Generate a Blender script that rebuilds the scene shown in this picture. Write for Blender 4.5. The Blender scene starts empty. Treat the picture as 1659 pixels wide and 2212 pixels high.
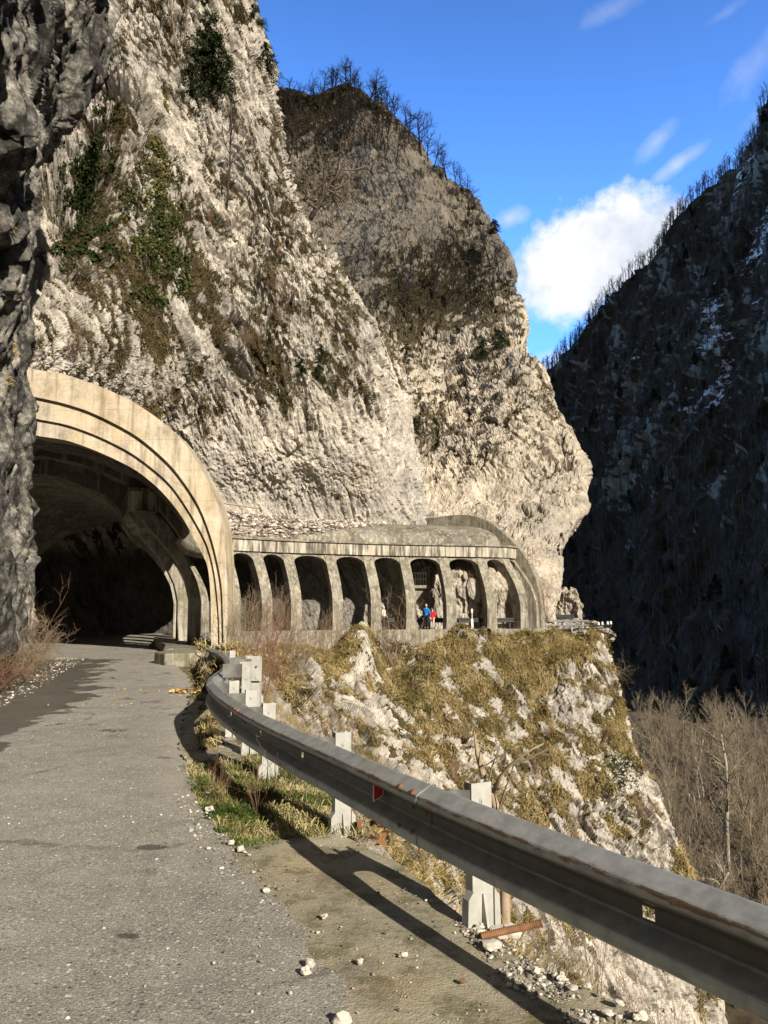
import bpy, bmesh, math, random, time
import numpy as np
from mathutils import Vector, Matrix, Quaternion

SC = bpy.context.scene
COL = SC.collection
rnd = random.Random(7)
R = math.radians
T0 = time.time()

# ------------------------------------------------------------------ camera
PW, PH, FPX, HOR, EYE = 1659.0, 2212.0, 1640.0, 1318.0, 1.65
PITCH = math.atan((HOR - PH / 2) / FPX)
cam_d = bpy.data.cameras.new('camera')
cam = bpy.data.objects.new('camera', cam_d)
COL.objects.link(cam)
cam.location = (0, 0, EYE)
cam.rotation_euler = (math.pi / 2 + PITCH, 0, 0)
cam_d.sensor_fit = 'HORIZONTAL'
cam_d.sensor_width = 36.0
cam_d.lens = 36.0 * FPX / PW
cam_d.clip_start = 0.05
cam_d.clip_end = 6000
SC.camera = cam

# ------------------------------------------------------------------ light
SUN_AZ = R(147)          # clockwise from +Y
SUN_EL = R(26)
SUNV = Vector((math.sin(SUN_AZ) * math.cos(SUN_EL), math.cos(SUN_AZ) * math.cos(SUN_EL), math.sin(SUN_EL)))
sun_d = bpy.data.lights.new('sun', 'SUN')
sun_d.energy = 5.0
sun_d.angle = R(0.53)
sun_d.color = (1.0, 0.91, 0.775)
sun = bpy.data.objects.new('sun', sun_d)
COL.objects.link(sun)
sun.rotation_euler = SUNV.to_track_quat('Z', 'Y').to_euler()
sun.location = SUNV * 50

SC.view_settings.view_transform = 'Standard'
SC.view_settings.look = 'None'
SC.view_settings.gamma = 1.0
SC.view_settings.exposure = 0.66

# ------------------------------------------------------------------ picture -> world helpers
CP, SP = math.cos(PITCH), math.sin(PITCH)

def ray(u, v):
    x = (u - PW / 2) / FPX
    y = -(v - PH / 2) / FPX
    return np.array([x, CP - y * SP, SP + y * CP])

def at(u, v, Y):
    d = ray(u, v)
    t = Y / d[1]
    return np.array([d[0] * t, Y, EYE + d[2] * t])

def onz(u, v, z=0.0):
    d = ray(u, v)
    t = (z - EYE) / d[2]
    return np.array([d[0] * t, d[1] * t, z])

def proj(p):
    x, y, z = p[..., 0], p[..., 1], p[..., 2] - EYE
    fw = y * CP + z * SP
    up = -y * SP + z * CP
    return PW / 2 + FPX * x / fw, PH / 2 - FPX * up / fw

# ------------------------------------------------------------------ world
w = bpy.data.worlds.new('World')
SC.world = w
w.use_nodes = True
nt = w.node_tree
nt.nodes.clear()

def WN(t, **k):
    n = nt.nodes.new(t)
    for a, b in k.items():
        setattr(n, a, b)
    return n
L = nt.links.new
sky = WN('ShaderNodeTexSky', sky_type='NISHITA', sun_disc=False, sun_elevation=SUN_EL, sun_rotation=SUN_AZ,
         altitude=400, air_density=1.0, dust_density=0.3, ozone_density=2.5)
bg = WN('ShaderNodeBackground')
bg.inputs['Strength'].default_value = 0.115
out = WN('ShaderNodeOutputWorld')
hsv = WN('ShaderNodeHueSaturation')
hsv.inputs['Saturation'].default_value = 1.0
hsv.inputs['Value'].default_value = 1.0
L(sky.outputs[0], hsv.inputs['Color'])
geo = WN('ShaderNodeTexCoord')

def wmath(op, a, b=None, clamp=False):
    n = WN('ShaderNodeMath', operation=op, use_clamp=clamp)
    for i, x in enumerate((a, b)):
        if x is None:
            continue
        if isinstance(x, (int, float)):
            n.inputs[i].default_value = x
        else:
            L(x, n.inputs[i])
    return n.outputs[0]

def wdot(vec):
    n = WN('ShaderNodeVectorMath', operation='DOT_PRODUCT')
    L(geo.outputs['Generated'], n.inputs[0])
    n.inputs[1].default_value = vec
    return n.outputs['Value']

def wnoise(scale, detail, rough, off=(0, 0, 0), stretch=(1, 1, 1), dist=0.0):
    m = WN('ShaderNodeMapping')
    L(geo.outputs['Generated'], m.inputs[0])
    m.inputs['Location'].default_value = off
    m.inputs['Scale'].default_value = stretch
    n = WN('ShaderNodeTexNoise')
    L(m.outputs[0], n.inputs['Vector'])
    n.inputs['Scale'].default_value = scale
    n.inputs['Detail'].default_value = detail
    n.inputs['Roughness'].default_value = rough
    n.inputs['Distortion'].default_value = dist
    return n.outputs['Fac']

n_big = wnoise(9.0, 9, 0.58, (0.3, 0.1, 0.7))
n_fine = wnoise(30.0, 8, 0.6, (1.3, 2.1, 0.2))

def cloud(u, v, ru, rv, tilt, soft, gain, noise_amt):
    """mask of one cloud standing in a fixed direction of the sky"""
    d = Vector(ray(u, v)).normalized()
    rt = d.cross(Vector((0, 0, 1))).normalized()
    up = rt.cross(d).normalized()
    c, s = math.cos(tilt), math.sin(tilt)
    a1 = rt * c + up * s
    a2 = up * c - rt * s
    su, sv = ru / FPX, rv / FPX
    a = wmath('DIVIDE', wdot(a1), su)
    b = wmath('DIVIDE', wdot(a2), sv)
    r2 = wmath('ADD', wmath('MULTIPLY', a, a), wmath('MULTIPLY', b, b))
    r = wmath('SQRT', r2)
    n = wmath('ADD', wmath('MULTIPLY', wmath('SUBTRACT', n_big, 0.5), noise_amt),
              wmath('MULTIPLY', wmath('SUBTRACT', n_fine, 0.5), noise_amt * 0.75))
    m = wmath('ADD', wmath('SUBTRACT', 1.0, r), n)
    m = wmath('MULTIPLY', wmath('DIVIDE', m, soft, True), gain, True)
    front = wmath('GREATER_THAN', wdot(d), 0.2)
    return wmath('MULTIPLY', m, front)

clouds = [cloud(1320, 560, 200, 128, R(2), 0.34, 1.0, 1.1),
          cloud(1215, 600, 120, 95, R(-8), 0.5, 0.9, 1.1),
          cloud(1420, 500, 110, 70, R(5), 0.5, 1.0, 1.0),
          cloud(1105, 470, 40, 22, R(10), 0.9, 0.5, 1.6),
          cloud(1468, 352, 62, 17, R(28), 0.9, 0.5, 1.3),
          cloud(1425, 300, 55, 18, R(35), 1.1, 0.3, 1.8),
          cloud(1640, 130, 90, 34, R(40), 1.2, 0.28, 2.0),
          cloud(1640, 250, 70, 18, R(25), 1.2, 0.2, 2.0),
          cloud(1330, 15, 65, 20, R(15), 1.2, 0.22, 2.0),
          cloud(1565, 30, 45, 12, R(20), 1.2, 0.22, 2.0),
          cloud(1200, 780, 80, 30, R(10), 1.0, 0.55, 1.6)]
msk = clouds[0]
for c in clouds[1:]:
    msk = wmath('MAXIMUM', msk, c)
mix = WN('ShaderNodeMixRGB')
ccol = WN('ShaderNodeMixRGB')
L(wmath('MULTIPLY', wmath('SUBTRACT', n_big, 0.40), 5.0, True), ccol.inputs['Fac'])
ccol.inputs['Color1'].default_value = (3.9, 4.25, 4.9, 1); ccol.inputs['Color2'].default_value = (6.0, 6.1, 6.3, 1)
L(ccol.outputs[0], mix.inputs['Color2'])
tint = WN('ShaderNodeMixRGB', blend_type='MULTIPLY')
tint.inputs['Fac'].default_value = 1.0
tint.inputs['Color2'].default_value = (1.0, 1.66, 2.6, 1)
L(hsv.outputs[0], tint.inputs['Color1'])
zen = wmath('SUBTRACT', 1.0, wmath('MULTIPLY', wmath('SUBTRACT', wdot((0, 0, 1)), 0.45), 1.5), False)
zen = wmath('MINIMUM', wmath('MAXIMUM', zen, 0.3), 1.0)
deep = WN('ShaderNodeVectorMath', operation='SCALE')
L(tint.outputs[0], deep.inputs[0]); L(zen, deep.inputs['Scale'])
fill_veil = wmath('MULTIPLY', wmath('SUBTRACT', wdot((0, -0.6, 0.8)), 0.16), 2.6, True)
vmix = WN('ShaderNodeMixRGB')
L(fill_veil, vmix.inputs['Fac']); L(deep.outputs[0], vmix.inputs['Color1']); vmix.inputs['Color2'].default_value = (0.74, 0.73, 0.71, 1)   # unseen grey cloud added overhead and to the south for neutral fill light
L(vmix.outputs[0], mix.inputs['Color1'])
L(msk, mix.inputs['Fac'])
L(mix.outputs[0], bg.inputs['Color'])
L(bg.outputs[0], out.inputs['Surface'])

# ------------------------------------------------------------------ numpy noise
def _h(ix, iy, iz, seed):
    with np.errstate(over='ignore'):
        h = (ix.astype(np.uint32) * np.uint32(374761393) + iy.astype(np.uint32) * np.uint32(668265263)
             + iz.astype(np.uint32) * np.uint32(2246822519) + np.uint32((seed * 3266489917) & 0xffffffff))
        h ^= h >> np.uint32(15)
        h *= np.uint32(2246822519)
        h ^= h >> np.uint32(13)
        h *= np.uint32(3266489917)
        h ^= h >> np.uint32(16)
    return h
_G = np.array([[1, 1, 0], [-1, 1, 0], [1, -1, 0], [-1, -1, 0], [1, 0, 1], [-1, 0, 1], [1, 0, -1], [-1, 0, -1],
               [0, 1, 1], [0, -1, 1], [0, 1, -1], [0, -1, -1], [1, 1, 0], [-1, 1, 0], [0, -1, 1], [0, -1, -1]], np.float32)

def perlin(p, seed=0):
    p = np.asarray(p, np.float32)
    i = np.floor(p).astype(np.int32)
    f = p - i
    fade = f * f * f * (f * (f * 6 - 15) + 10)
    res = 0
    for dx in (0, 1):
        wx = fade[:, 0] if dx else 1 - fade[:, 0]
        for dy in (0, 1):
            wy = fade[:, 1] if dy else 1 - fade[:, 1]
            for dz in (0, 1):
                wz = fade[:, 2] if dz else 1 - fade[:, 2]
                g = _G[_h(i[:, 0] + dx, i[:, 1] + dy, i[:, 2] + dz, seed) & np.uint32(15)]
                d = g[:, 0] * (f[:, 0] - dx) + g[:, 1] * (f[:, 1] - dy) + g[:, 2] * (f[:, 2] - dz)
                res = res + wx * wy * wz * d
    return res

def fbm(p, octv=4, seed=0, gain=0.5, lac=2.07):
    a, s = 1.0, 0
    p = np.asarray(p, np.float32)
    for o in range(octv):
        s = s + a * perlin(p, seed + o * 17)
        p = p * lac + 3.7
        a *= gain
    return s

def ridged(p, octv=4, seed=0, gain=0.5):
    a, s = 1.0, 0
    p = np.asarray(p, np.float32)
    for o in range(octv):
        s = s + a * (1 - 2.2 * np.abs(perlin(p, seed + o * 31)))
        p = p * 2.1 + 1.3
        a *= gain
    return s

def facets(p, seed=0, tilt=0.8):
    """angular blocks: every voronoi cell a tilted plane; returns (height, edge distance)"""
    p = np.asarray(p, np.float32)
    i = np.floor(p).astype(np.int32)
    f = p - i
    n = len(p)
    F1 = np.full(n, 9.0, np.float32)
    F2 = np.full(n, 9.0, np.float32)
    H = np.zeros(n, np.float32)
    for dx in (-1, 0, 1):
        for dy in (-1, 0, 1):
            for dz in (-1, 0, 1):
                h = _h(i[:, 0] + dx, i[:, 1] + dy, i[:, 2] + dz, seed)
                fx = (h & np.uint32(255)).astype(np.float32) / 255
                fy = ((h >> np.uint32(8)) & np.uint32(255)).astype(np.float32) / 255
                fz = ((h >> np.uint32(16)) & np.uint32(255)).astype(np.float32) / 255
                rv = ((h >> np.uint32(24)) & np.uint32(255)).astype(np.float32) / 255
                ax, ay, az = f[:, 0] - dx - fx, f[:, 1] - dy - fy, f[:, 2] - dz - fz
                d = ax * ax + ay * ay + az * az
                hh = rv - 0.5 + tilt * (ax * (fy - .5) * 2 + ay * (fz - .5) * 2 + az * (fx - .5) * 2)
                near = d < F1
                F2 = np.where(near, F1, np.minimum(F2, d))
                H = np.where(near, hh, H)
                F1 = np.where(near, d, F1)
    return H, np.sqrt(F2) - np.sqrt(F1)

def sstep(a, b, x):
    t = np.clip((x - a) / (b - a), 0, 1)
    return t * t * (3 - 2 * t)

# ------------------------------------------------------------------ object helpers
def tag(o, label=None, cat=None, group=None, kind=None):
    if label: o['label'] = label
    if cat: o['category'] = cat
    if group: o['group'] = group
    if kind: o['kind'] = kind
    return o

def empty(name, loc=(0, 0, 0), rz=0.0):
    o = bpy.data.objects.new(name, None)
    o.empty_display_size = 0.2
    o.location = loc
    o.rotation_euler = (0, 0, rz)
    COL.objects.link(o)
    return o

def link_mesh(name, me, mat=None, parent=None, loc=None):
    o = bpy.data.objects.new(name, me)
    COL.objects.link(o)
    if mat is not None and not me.materials:
        me.materials.append(mat)
    if parent is not None:
        o.parent = parent
        # the parent's transform is set at creation; meshes are given in parent space
    if loc is not None:
        o.location = loc
    return o

def np_mesh(name, verts, quads=None, tris=None, smooth=True, attrs=None):
    verts = np.asarray(verts, np.float32).reshape(-1, 3)
    me = bpy.data.meshes.new(name)
    nq = 0 if quads is None else len(quads)
    ntr = 0 if tris is None else len(tris)
    me.vertices.add(len(verts))
    me.vertices.foreach_set('co', verts.ravel())
    loops = []
    if nq: loops.append(np.asarray(quads, np.int32).ravel())
    if ntr: loops.append(np.asarray(tris, np.int32).ravel())
    loops = np.concatenate(loops)
    me.loops.add(len(loops))
    me.loops.foreach_set('vertex_index', loops)
    me.polygons.add(nq + ntr)
    st = np.concatenate([np.arange(nq) * 4, nq * 4 + np.arange(ntr) * 3]).astype(np.int32)
    me.polygons.foreach_set('loop_start', st)
    me.update(calc_edges=True)
    me.polygons.foreach_set('use_smooth', np.full(nq + ntr, smooth, bool))
    for k, v in (attrs or {}).items():
        a = me.attributes.new(k, 'FLOAT', 'POINT')
        a.data.foreach_set('value', np.asarray(v, np.float32))
    me.validate()
    return me

def grid_quads(nr, nc):
    i = np.arange(nr * nc).reshape(nr, nc)
    return np.stack([i[:-1, :-1], i[:-1, 1:], i[1:, 1:], i[1:, :-1]], -1).reshape(-1, 4)

class MB:
    """collects simple solids into one mesh"""
    def __init__(s):
        s.v, s.f = [], []

    def add(s, vs, fs):
        b = len(s.v)
        s.v += [tuple(map(float, q)) for q in vs]
        s.f += [tuple(b + i for i in f) for f in fs]
        return s

    def box(s, c, size, M=None):
        x, y, z = [k / 2 for k in size]
        vs = [Vector(q) for q in ((-x, -y, -z), (x, -y, -z), (x, y, -z), (-x, y, -z), (-x, -y, z), (x, -y, z), (x, y, z), (-x, y, z))]
        if M is not None:
            vs = [M @ q for q in vs]
        vs = [q + Vector(c) for q in vs]
        return s.add(vs, [(0, 3, 2, 1), (4, 5, 6, 7), (0, 1, 5, 4), (1, 2, 6, 5), (2, 3, 7, 6), (3, 0, 4, 7)])

    def loft(s, rings, cap=True, closed=False):
        n = len(rings[0])
        b = len(s.v)
        for r in rings:
            s.v += [tuple(map(float, q)) for q in r]
        for i in range(len(rings) - 1):
            for j in range(n):
                k = (j + 1) % n
                s.f.append((b + i * n + j, b + i * n + k, b + (i + 1) * n + k, b + (i + 1) * n + j))
        if cap:
            s.f.append(tuple(b + j for j in range(n))[::-1])
            m = b + (len(rings) - 1) * n
            s.f.append(tuple(m + j for j in range(n)))
        return s

    def tube(s, pts, rad, n=6, cap=True):
        pts = [Vector(p) for p in pts]
        if not hasattr(rad, '__len__'):
            rad = [rad] * len(pts)
        rings = []
        ref = Vector((0.31, 0.17, 0.93))
        for i, p in enumerate(pts):
            t = (pts[min(i + 1, len(pts) - 1)] - pts[max(i - 1, 0)])
            t = t.normalized() if t.length > 1e-9 else Vector((0, 0, 1))
            a = t.cross(ref)
            if a.length < 0.05:
                a = t.cross(Vector((1, 0, 0)))
            a.normalize()
            b = t.cross(a)
            rings.append([p + (a * math.cos(k * 2 * math.pi / n) + b * math.sin(k * 2 * math.pi / n)) * rad[i] for k in range(n)])
        return s.loft(rings, cap)

    def mesh(s, name, smooth=False, bevel=0.0):
        me = bpy.data.meshes.new(name)
        me.from_pydata(s.v, [], s.f)
        bm = bmesh.new()
        bm.from_mesh(me)
        bmesh.ops.recalc_face_normals(bm, faces=bm.faces)
        if bevel > 0:
            es = [e for e in bm.edges if len(e.link_faces) == 2 and e.calc_face_angle(0) > 0.6]
            bmesh.ops.bevel(bm, geom=es, offset=bevel, segments=2, profile=0.6, affect='EDGES', clamp_overlap=True)
        bm.to_mesh(me)
        bm.free()
        if smooth:
            for p in me.polygons:
                p.use_smooth = True
        return me

    def obj(s, name, mat, parent=None, smooth=False, bevel=0.0):
        return link_mesh(name, s.mesh(name, smooth, bevel), mat, parent)

def catmull(P, t):
    """P (n,...) control points, t in [0,n-1] -> values (monotone enough: tension 0.5)"""
    P = np.asarray(P, float)
    n = len(P)
    i = np.clip(np.floor(t).astype(int), 0, n - 2)
    f = (t - i).reshape((-1,) + (1,) * (P.ndim - 1))
    p0 = P[np.maximum(i - 1, 0)]
    p1 = P[i]
    p2 = P[i + 1]
    p3 = P[np.minimum(i + 2, n - 1)]
    m1, m2 = (p2 - p0) * 0.42, (p3 - p1) * 0.42
    f2, f3 = f * f, f * f * f
    return (2 * f3 - 3 * f2 + 1) * p1 + (f3 - 2 * f2 + f) * m1 + (-2 * f3 + 3 * f2) * p2 + (f3 - f2) * m2

def sample_ts(P, n, axis):
    """parameters along one axis of a control net, spaced evenly by mean length"""
    d = np.linalg.norm(np.diff(P, axis=axis), axis=-1)
    d = d.mean(axis=1 - axis)
    d = np.maximum(d, d.mean() * 0.15)
    c = np.concatenate([[0], np.cumsum(d)])
    return np.interp(np.linspace(0, c[-1], n), c, np.arange(len(c)))

def spline_grid(P, nr, nc, weight=None):
    P = np.asarray(P, float)
    tr = sample_ts(P if weight is None else weight, nr, 0)
    tc = sample_ts(P if weight is None else weight, nc, 1)
    A = catmull(P, tr)
    B = catmull(np.swapaxes(A, 0, 1), tc)
    return np.swapaxes(B, 0, 1)

def grid_normals(G):
    du = np.gradient(G, axis=1)
    dv = np.gradient(G, axis=0)
    n = np.cross(du, dv)
    n /= np.maximum(np.linalg.norm(n, axis=-1, keepdims=True), 1e-9)
    return n

# ------------------------------------------------------------------ materials
def new_mat(name):
    m = bpy.data.materials.new(name)
    m.use_nodes = True
    t = m.node_tree
    t.nodes.clear()
    o = t.nodes.new('ShaderNodeOutputMaterial')
    b = t.nodes.new('ShaderNodeBsdfPrincipled')
    t.links.new(b.outputs[0], o.inputs[0])
    b.inputs['Specular IOR Level'].default_value = 0.25
    return m, t, b

class NT:
    def __init__(s, t):
        s.t = t
        s.tc = t.nodes.new('ShaderNodeTexCoord').outputs['Object']

    def link(s, a, b):
        s.t.links.new(a, b)

    def noise(s, scale, detail=4, rough=0.55, stretch=None, dist=0.0, rot=None, vec=None, col=False):
        v = vec or s.tc
        if stretch or rot:
            m = s.t.nodes.new('ShaderNodeMapping')
            s.link(v, m.inputs[0])
            if stretch: m.inputs['Scale'].default_value = stretch
            if rot: m.inputs['Rotation'].default_value = rot
            v = m.outputs[0]
        n = s.t.nodes.new('ShaderNodeTexNoise')
        s.link(v, n.inputs['Vector'])
        n.inputs['Scale'].default_value = scale
        n.inputs['Detail'].default_value = detail
        n.inputs['Roughness'].default_value = rough
        n.inputs['Distortion'].default_value = dist
        return n.outputs['Color' if col else 'Fac']

    def voronoi(s, scale, feature='F1', out='Distance', stretch=None, rand=1.0):
        v = s.tc
        if stretch:
            m = s.t.nodes.new('ShaderNodeMapping')
            s.link(v, m.inputs[0])
            m.inputs['Scale'].default_value = stretch
            v = m.outputs[0]
        n = s.t.nodes.new('ShaderNodeTexVoronoi')
        n.feature = feature
        s.link(v, n.inputs['Vector'])
        n.inputs['Scale'].default_value = scale
        n.inputs['Randomness'].default_value = rand
        return n.outputs[out]

    def attr(s, name):
        n = s.t.nodes.new('ShaderNodeAttribute')
        n.attribute_name = name
        return n.outputs['Fac']

    def math(s, op, a, b=None, clamp=False):
        n = s.t.nodes.new('ShaderNodeMath')
        n.operation = op
        n.use_clamp = clamp
        for i, x in enumerate((a, b)):
            if x is None: continue
            if isinstance(x, (int, float)): n.inputs[i].default_value = x
            else: s.link(x, n.inputs[i])
        return n.outputs[0]

    def ramp(s, x, stops, interp='LINEAR'):
        n = s.t.nodes.new('ShaderNodeValToRGB')
        cr = n.color_ramp
        cr.interpolation = interp
        while len(cr.elements) < len(stops):
            cr.elements.new(0.5)
        for e, (p, c) in zip(cr.elements, stops):
            e.position = p
            if isinstance(c, (int, float)): c = (c, c, c)
            e.color = (*c, 1)
        s.link(x, n.inputs[0])
        return n.outputs['Color']

    def mix(s, f, a, b, mode='MIX'):
        n = s.t.nodes.new('ShaderNodeMixRGB')
        n.blend_type = mode
        for i, x in zip((0, 1, 2), (f, a, b)):
            if isinstance(x, (int, float)): n.inputs[i].default_value = x
            elif isinstance(x, tuple): n.inputs[i].default_value = (*x, 1)
            else: s.link(x, n.inputs[i])
        return n.outputs[0]

    def bump(s, h, strength, dist, b):
        n = s.t.nodes.new('ShaderNodeBump')
        n.inputs['Strength'].default_value = strength
        n.inputs['Distance'].default_value = dist
        s.link(h, n.inputs['Height'])
        s.link(n.outputs[0], b.inputs['Normal'])

def rock_mat(name, bright=1.0, vegcols=None, fine=1.0, grey=0.0, warm=(1, 1, 1)):
    m, t, b = new_mat(name)
    n = NT(t)
    big = n.noise(0.11, 5, 0.6)
    mid = n.noise(0.9 * fine, 9, 0.68)
    fin = n.noise(5.0 * fine, 8, 0.7)
    white = (0.67 * bright, 0.615 * bright, 0.53 * bright)
    pale = (0.46 * bright, 0.42 * bright, 0.36 * bright)
    gry = (0.24 * bright, 0.225 * bright, 0.20 * bright)
    c = n.ramp(n.math('ADD', n.math('MULTIPLY', mid, 0.75), n.math('MULTIPLY', fin, 0.25)),
               [(0.36, gry), (0.47, pale), (0.60, white)])
    g = n.ramp(big, [(0.42, 0.0), (0.62, 1.0)])
    greyish = n.ramp(fin, [(0.3, (0.17 * bright, 0.17 * bright, 0.17 * bright)), (0.7, (0.36 * bright, 0.34 * bright, 0.315 * bright))])
    c = n.mix(n.math('ADD', n.math('MULTIPLY', g, 0.45), grey, True), c, greyish)
    ce = n.math('ADD', n.voronoi(1.3 * fine, 'DISTANCE_TO_EDGE', stretch=(1, 1, 0.32)), n.math('MULTIPLY', n.math('SUBTRACT', n.noise(4 * fine, 6, 0.7), 0.5), 0.16))
    ce = n.math('MULTIPLY', n.ramp(ce, [(0.0, 1.0), (0.035, 0.0)]), n.ramp(n.noise(0.6 * fine, 4, 0.6), [(0.45, 0.0), (0.6, 0.8)]))
    c = n.mix(ce, c, (0.085, 0.076, 0.062))
    fl = n.ramp(n.noise(9 * fine, 6, 0.8, stretch=(1, 1, 0.45)), [(0.30, 0.75), (0.42, 0.0)])
    c = n.mix(fl, c, (0.13, 0.118, 0.098))
    c = n.mix(1.0, c, warm, 'MULTIPLY')
    och = n.ramp(n.noise(0.35, 6, 0.6, stretch=(1, 1, 0.4)), [(0.60, 0.0), (0.72, 1.0)])
    c = n.mix(n.math('MULTIPLY', och, 0.25), c, (0.40 * bright, 0.29 * bright, 0.165 * bright))
    st = n.ramp(n.noise(1.1, 6, 0.65, stretch=(1, 1, 0.16)), [(0.56, 0.0), (0.68, 1.0)])
    c = n.mix(n.math('MULTIPLY', st, 0.35), c, (0.12, 0.115, 0.105))
    cr = n.ramp(n.attr('crack'), [(0.0, 0.0), (1.0, 1.0)])
    c = n.mix(n.math('MULTIPLY', cr, 0.55), c, (0.07, 0.062, 0.052))
    vc = vegcols or [(0.30, (0.028, 0.030, 0.012)), (0.45, (0.062, 0.050, 0.024)), (0.58, (0.11, 0.086, 0.043)), (0.70, (0.17, 0.135, 0.07))]
    vcol = n.ramp(n.math('ADD', n.math('MULTIPLY', n.noise(0.5, 4, 0.6), 0.5), n.math('MULTIPLY', n.noise(7.0 * fine, 5, 0.7), 0.5)), vc)
    c = n.mix(n.math('MULTIPLY', n.attr('gallery_shade'), 0.86), c, (0.018, 0.016, 0.014))  # shade inside the gallery, painted dark into the rock
    vm = n.math('ADD', n.attr('veg'), n.math('ADD', n.math('MULTIPLY', n.math('SUBTRACT', n.noise(1.7 * fine, 6, 0.75, stretch=(1, 1, 0.5)), 0.5), 1.5), n.math('MULTIPLY', n.math('SUBTRACT', n.noise(5.0 * fine, 6, 0.78), 0.5), 1.5)))
    vm = n.ramp(vm, [(0.46, 0.0), (0.56, 1.0)])
    c = n.mix(vm, c, vcol)
    n.link(c, b.inputs['Base Color'])
    b.inputs['Roughness'].default_value = 0.92
    n.bump(n.math('ADD', fin, n.noise(16 * fine, 6, 0.7)), 0.7, 0.12 / fine, b)
    return m

def concrete_mat(name, base=(0.42, 0.37, 0.29), dark=(0.14, 0.125, 0.10), streak=0.6, scale=1.0, warm=0.3, moss=0.0, st=(0.50, 0.66), pale=0.4):
    m, t, b = new_mat(name)
    n = NT(t)
    a = n.noise(0.9 * scale, 8, 0.65)
    f = n.noise(9 * scale, 8, 0.7)
    c = n.ramp(n.math('ADD', n.math('MULTIPLY', a, 0.7), n.math('MULTIPLY', f, 0.3)),
               [(0.34, dark), (0.48, tuple(k * 0.75 for k in base)), (0.60, base)])
    w_ = n.ramp(n.noise(0.5 * scale, 5, 0.6), [(0.45, 0.0), (0.65, 1.0)])
    c = n.mix(n.math('MULTIPLY', w_, warm), c, (0.46, 0.33, 0.17))
    s_ = n.ramp(n.noise(2.6 * scale, 6, 0.6, stretch=(1, 1, 0.09)), [(st[0], 0.0), (st[1], 1.0)])
    c = n.mix(n.math('MULTIPLY', s_, streak), c, (0.075, 0.068, 0.058))
    s2 = n.ramp(n.noise(3.1 * scale, 6, 0.6, stretch=(1, 1, 0.07)), [(0.52, 0.0), (0.62, 1.0)])
    c = n.mix(n.math('MULTIPLY', s2, pale), c, (0.62, 0.57, 0.48))
    sx = n.t.nodes.new('ShaderNodeSeparateXYZ'); n.link(n.tc, sx.inputs[0])
    zz = n.math('ADD', n.math('MULTIPLY', sx.outputs[2], 0.9), n.math('MULTIPLY', n.noise(1.2, 4, 0.6), 0.10))
    ln = n.ramp(n.math('FRACT', zz), [(0.0, 1.0), (0.022, 0.0)])
    c = n.mix(n.math('MULTIPLY', ln, 0.45 if streak > 0 else 0.0), c, (0.07, 0.062, 0.05))
    pt = n.voronoi(0.8, out='Color'); ps = n.t.nodes.new('ShaderNodeSeparateColor'); n.link(pt, ps.inputs[0])
    c = n.mix(n.math('MULTIPLY', n.ramp(ps.outputs[0], [(0.6, 0.0), (1.0, 1.0)]), 0.22), c, (0.60, 0.56, 0.48))
    if moss:
        mo = n.ramp(n.noise(1.3 * scale, 7, 0.7), [(0.52, 0.0), (0.6, 1.0)])
        c = n.mix(n.math('MULTIPLY', mo, moss), c, (0.10, 0.095, 0.035))
    n.link(c, b.inputs['Base Color'])
    b.inputs['Roughness'].default_value = 0.9
    n.bump(n.math('ADD', f, n.noise(30 * scale, 4, 0.6)), 0.45, 0.03, b)
    return m

def flat_mat(name, col, rough=0.8, var=0.25, scale=6.0, metal=0.0, rnd_attr=None, stops=None):
    m, t, b = new_mat(name)
    n = NT(t)
    if stops:
        c = n.ramp(n.attr(rnd_attr) if rnd_attr else n.noise(scale, 5, 0.6), stops)
    else:
        c = n.ramp(n.noise(scale, 5, 0.6), [(0.3, tuple(k * (1 - var) for k in col)), (0.7, tuple(min(1, k * (1 + var)) for k in col))])
    n.link(c, b.inputs['Base Color'])
    b.inputs['Roughness'].default_value = rough
    b.inputs['Metallic'].default_value = metal
    return m
# ================================================================== cliffs and terrain
M_ROCK = rock_mat('limestone')
M_ROCK_DARK = rock_mat('weathered_limestone', 0.46, grey=0.2, fine=1.6,
                       vegcols=[(0.3, (0.03, 0.032, 0.012)), (0.5, (0.08, 0.06, 0.03)), (0.7, (0.2, 0.16, 0.08))])
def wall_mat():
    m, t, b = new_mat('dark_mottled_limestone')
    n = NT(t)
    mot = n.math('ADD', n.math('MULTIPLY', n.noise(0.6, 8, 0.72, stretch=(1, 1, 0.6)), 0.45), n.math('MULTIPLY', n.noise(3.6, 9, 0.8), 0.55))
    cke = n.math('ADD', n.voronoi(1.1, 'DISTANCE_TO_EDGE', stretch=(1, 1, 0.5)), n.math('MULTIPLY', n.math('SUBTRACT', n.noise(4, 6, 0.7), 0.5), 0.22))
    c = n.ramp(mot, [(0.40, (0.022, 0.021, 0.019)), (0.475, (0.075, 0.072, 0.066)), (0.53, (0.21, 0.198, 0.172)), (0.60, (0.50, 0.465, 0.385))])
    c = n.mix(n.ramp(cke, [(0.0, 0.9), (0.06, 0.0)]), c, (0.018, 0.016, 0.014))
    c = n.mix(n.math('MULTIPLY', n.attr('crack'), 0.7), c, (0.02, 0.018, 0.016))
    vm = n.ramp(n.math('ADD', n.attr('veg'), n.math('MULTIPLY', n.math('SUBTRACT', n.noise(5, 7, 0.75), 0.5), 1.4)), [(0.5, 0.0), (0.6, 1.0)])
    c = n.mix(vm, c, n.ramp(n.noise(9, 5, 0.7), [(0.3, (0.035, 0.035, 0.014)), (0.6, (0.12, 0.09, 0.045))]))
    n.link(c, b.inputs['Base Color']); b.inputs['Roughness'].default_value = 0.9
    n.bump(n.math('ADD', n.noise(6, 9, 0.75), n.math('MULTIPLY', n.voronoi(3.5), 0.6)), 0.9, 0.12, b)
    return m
M_ROCK_DARK = wall_mat()
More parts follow.
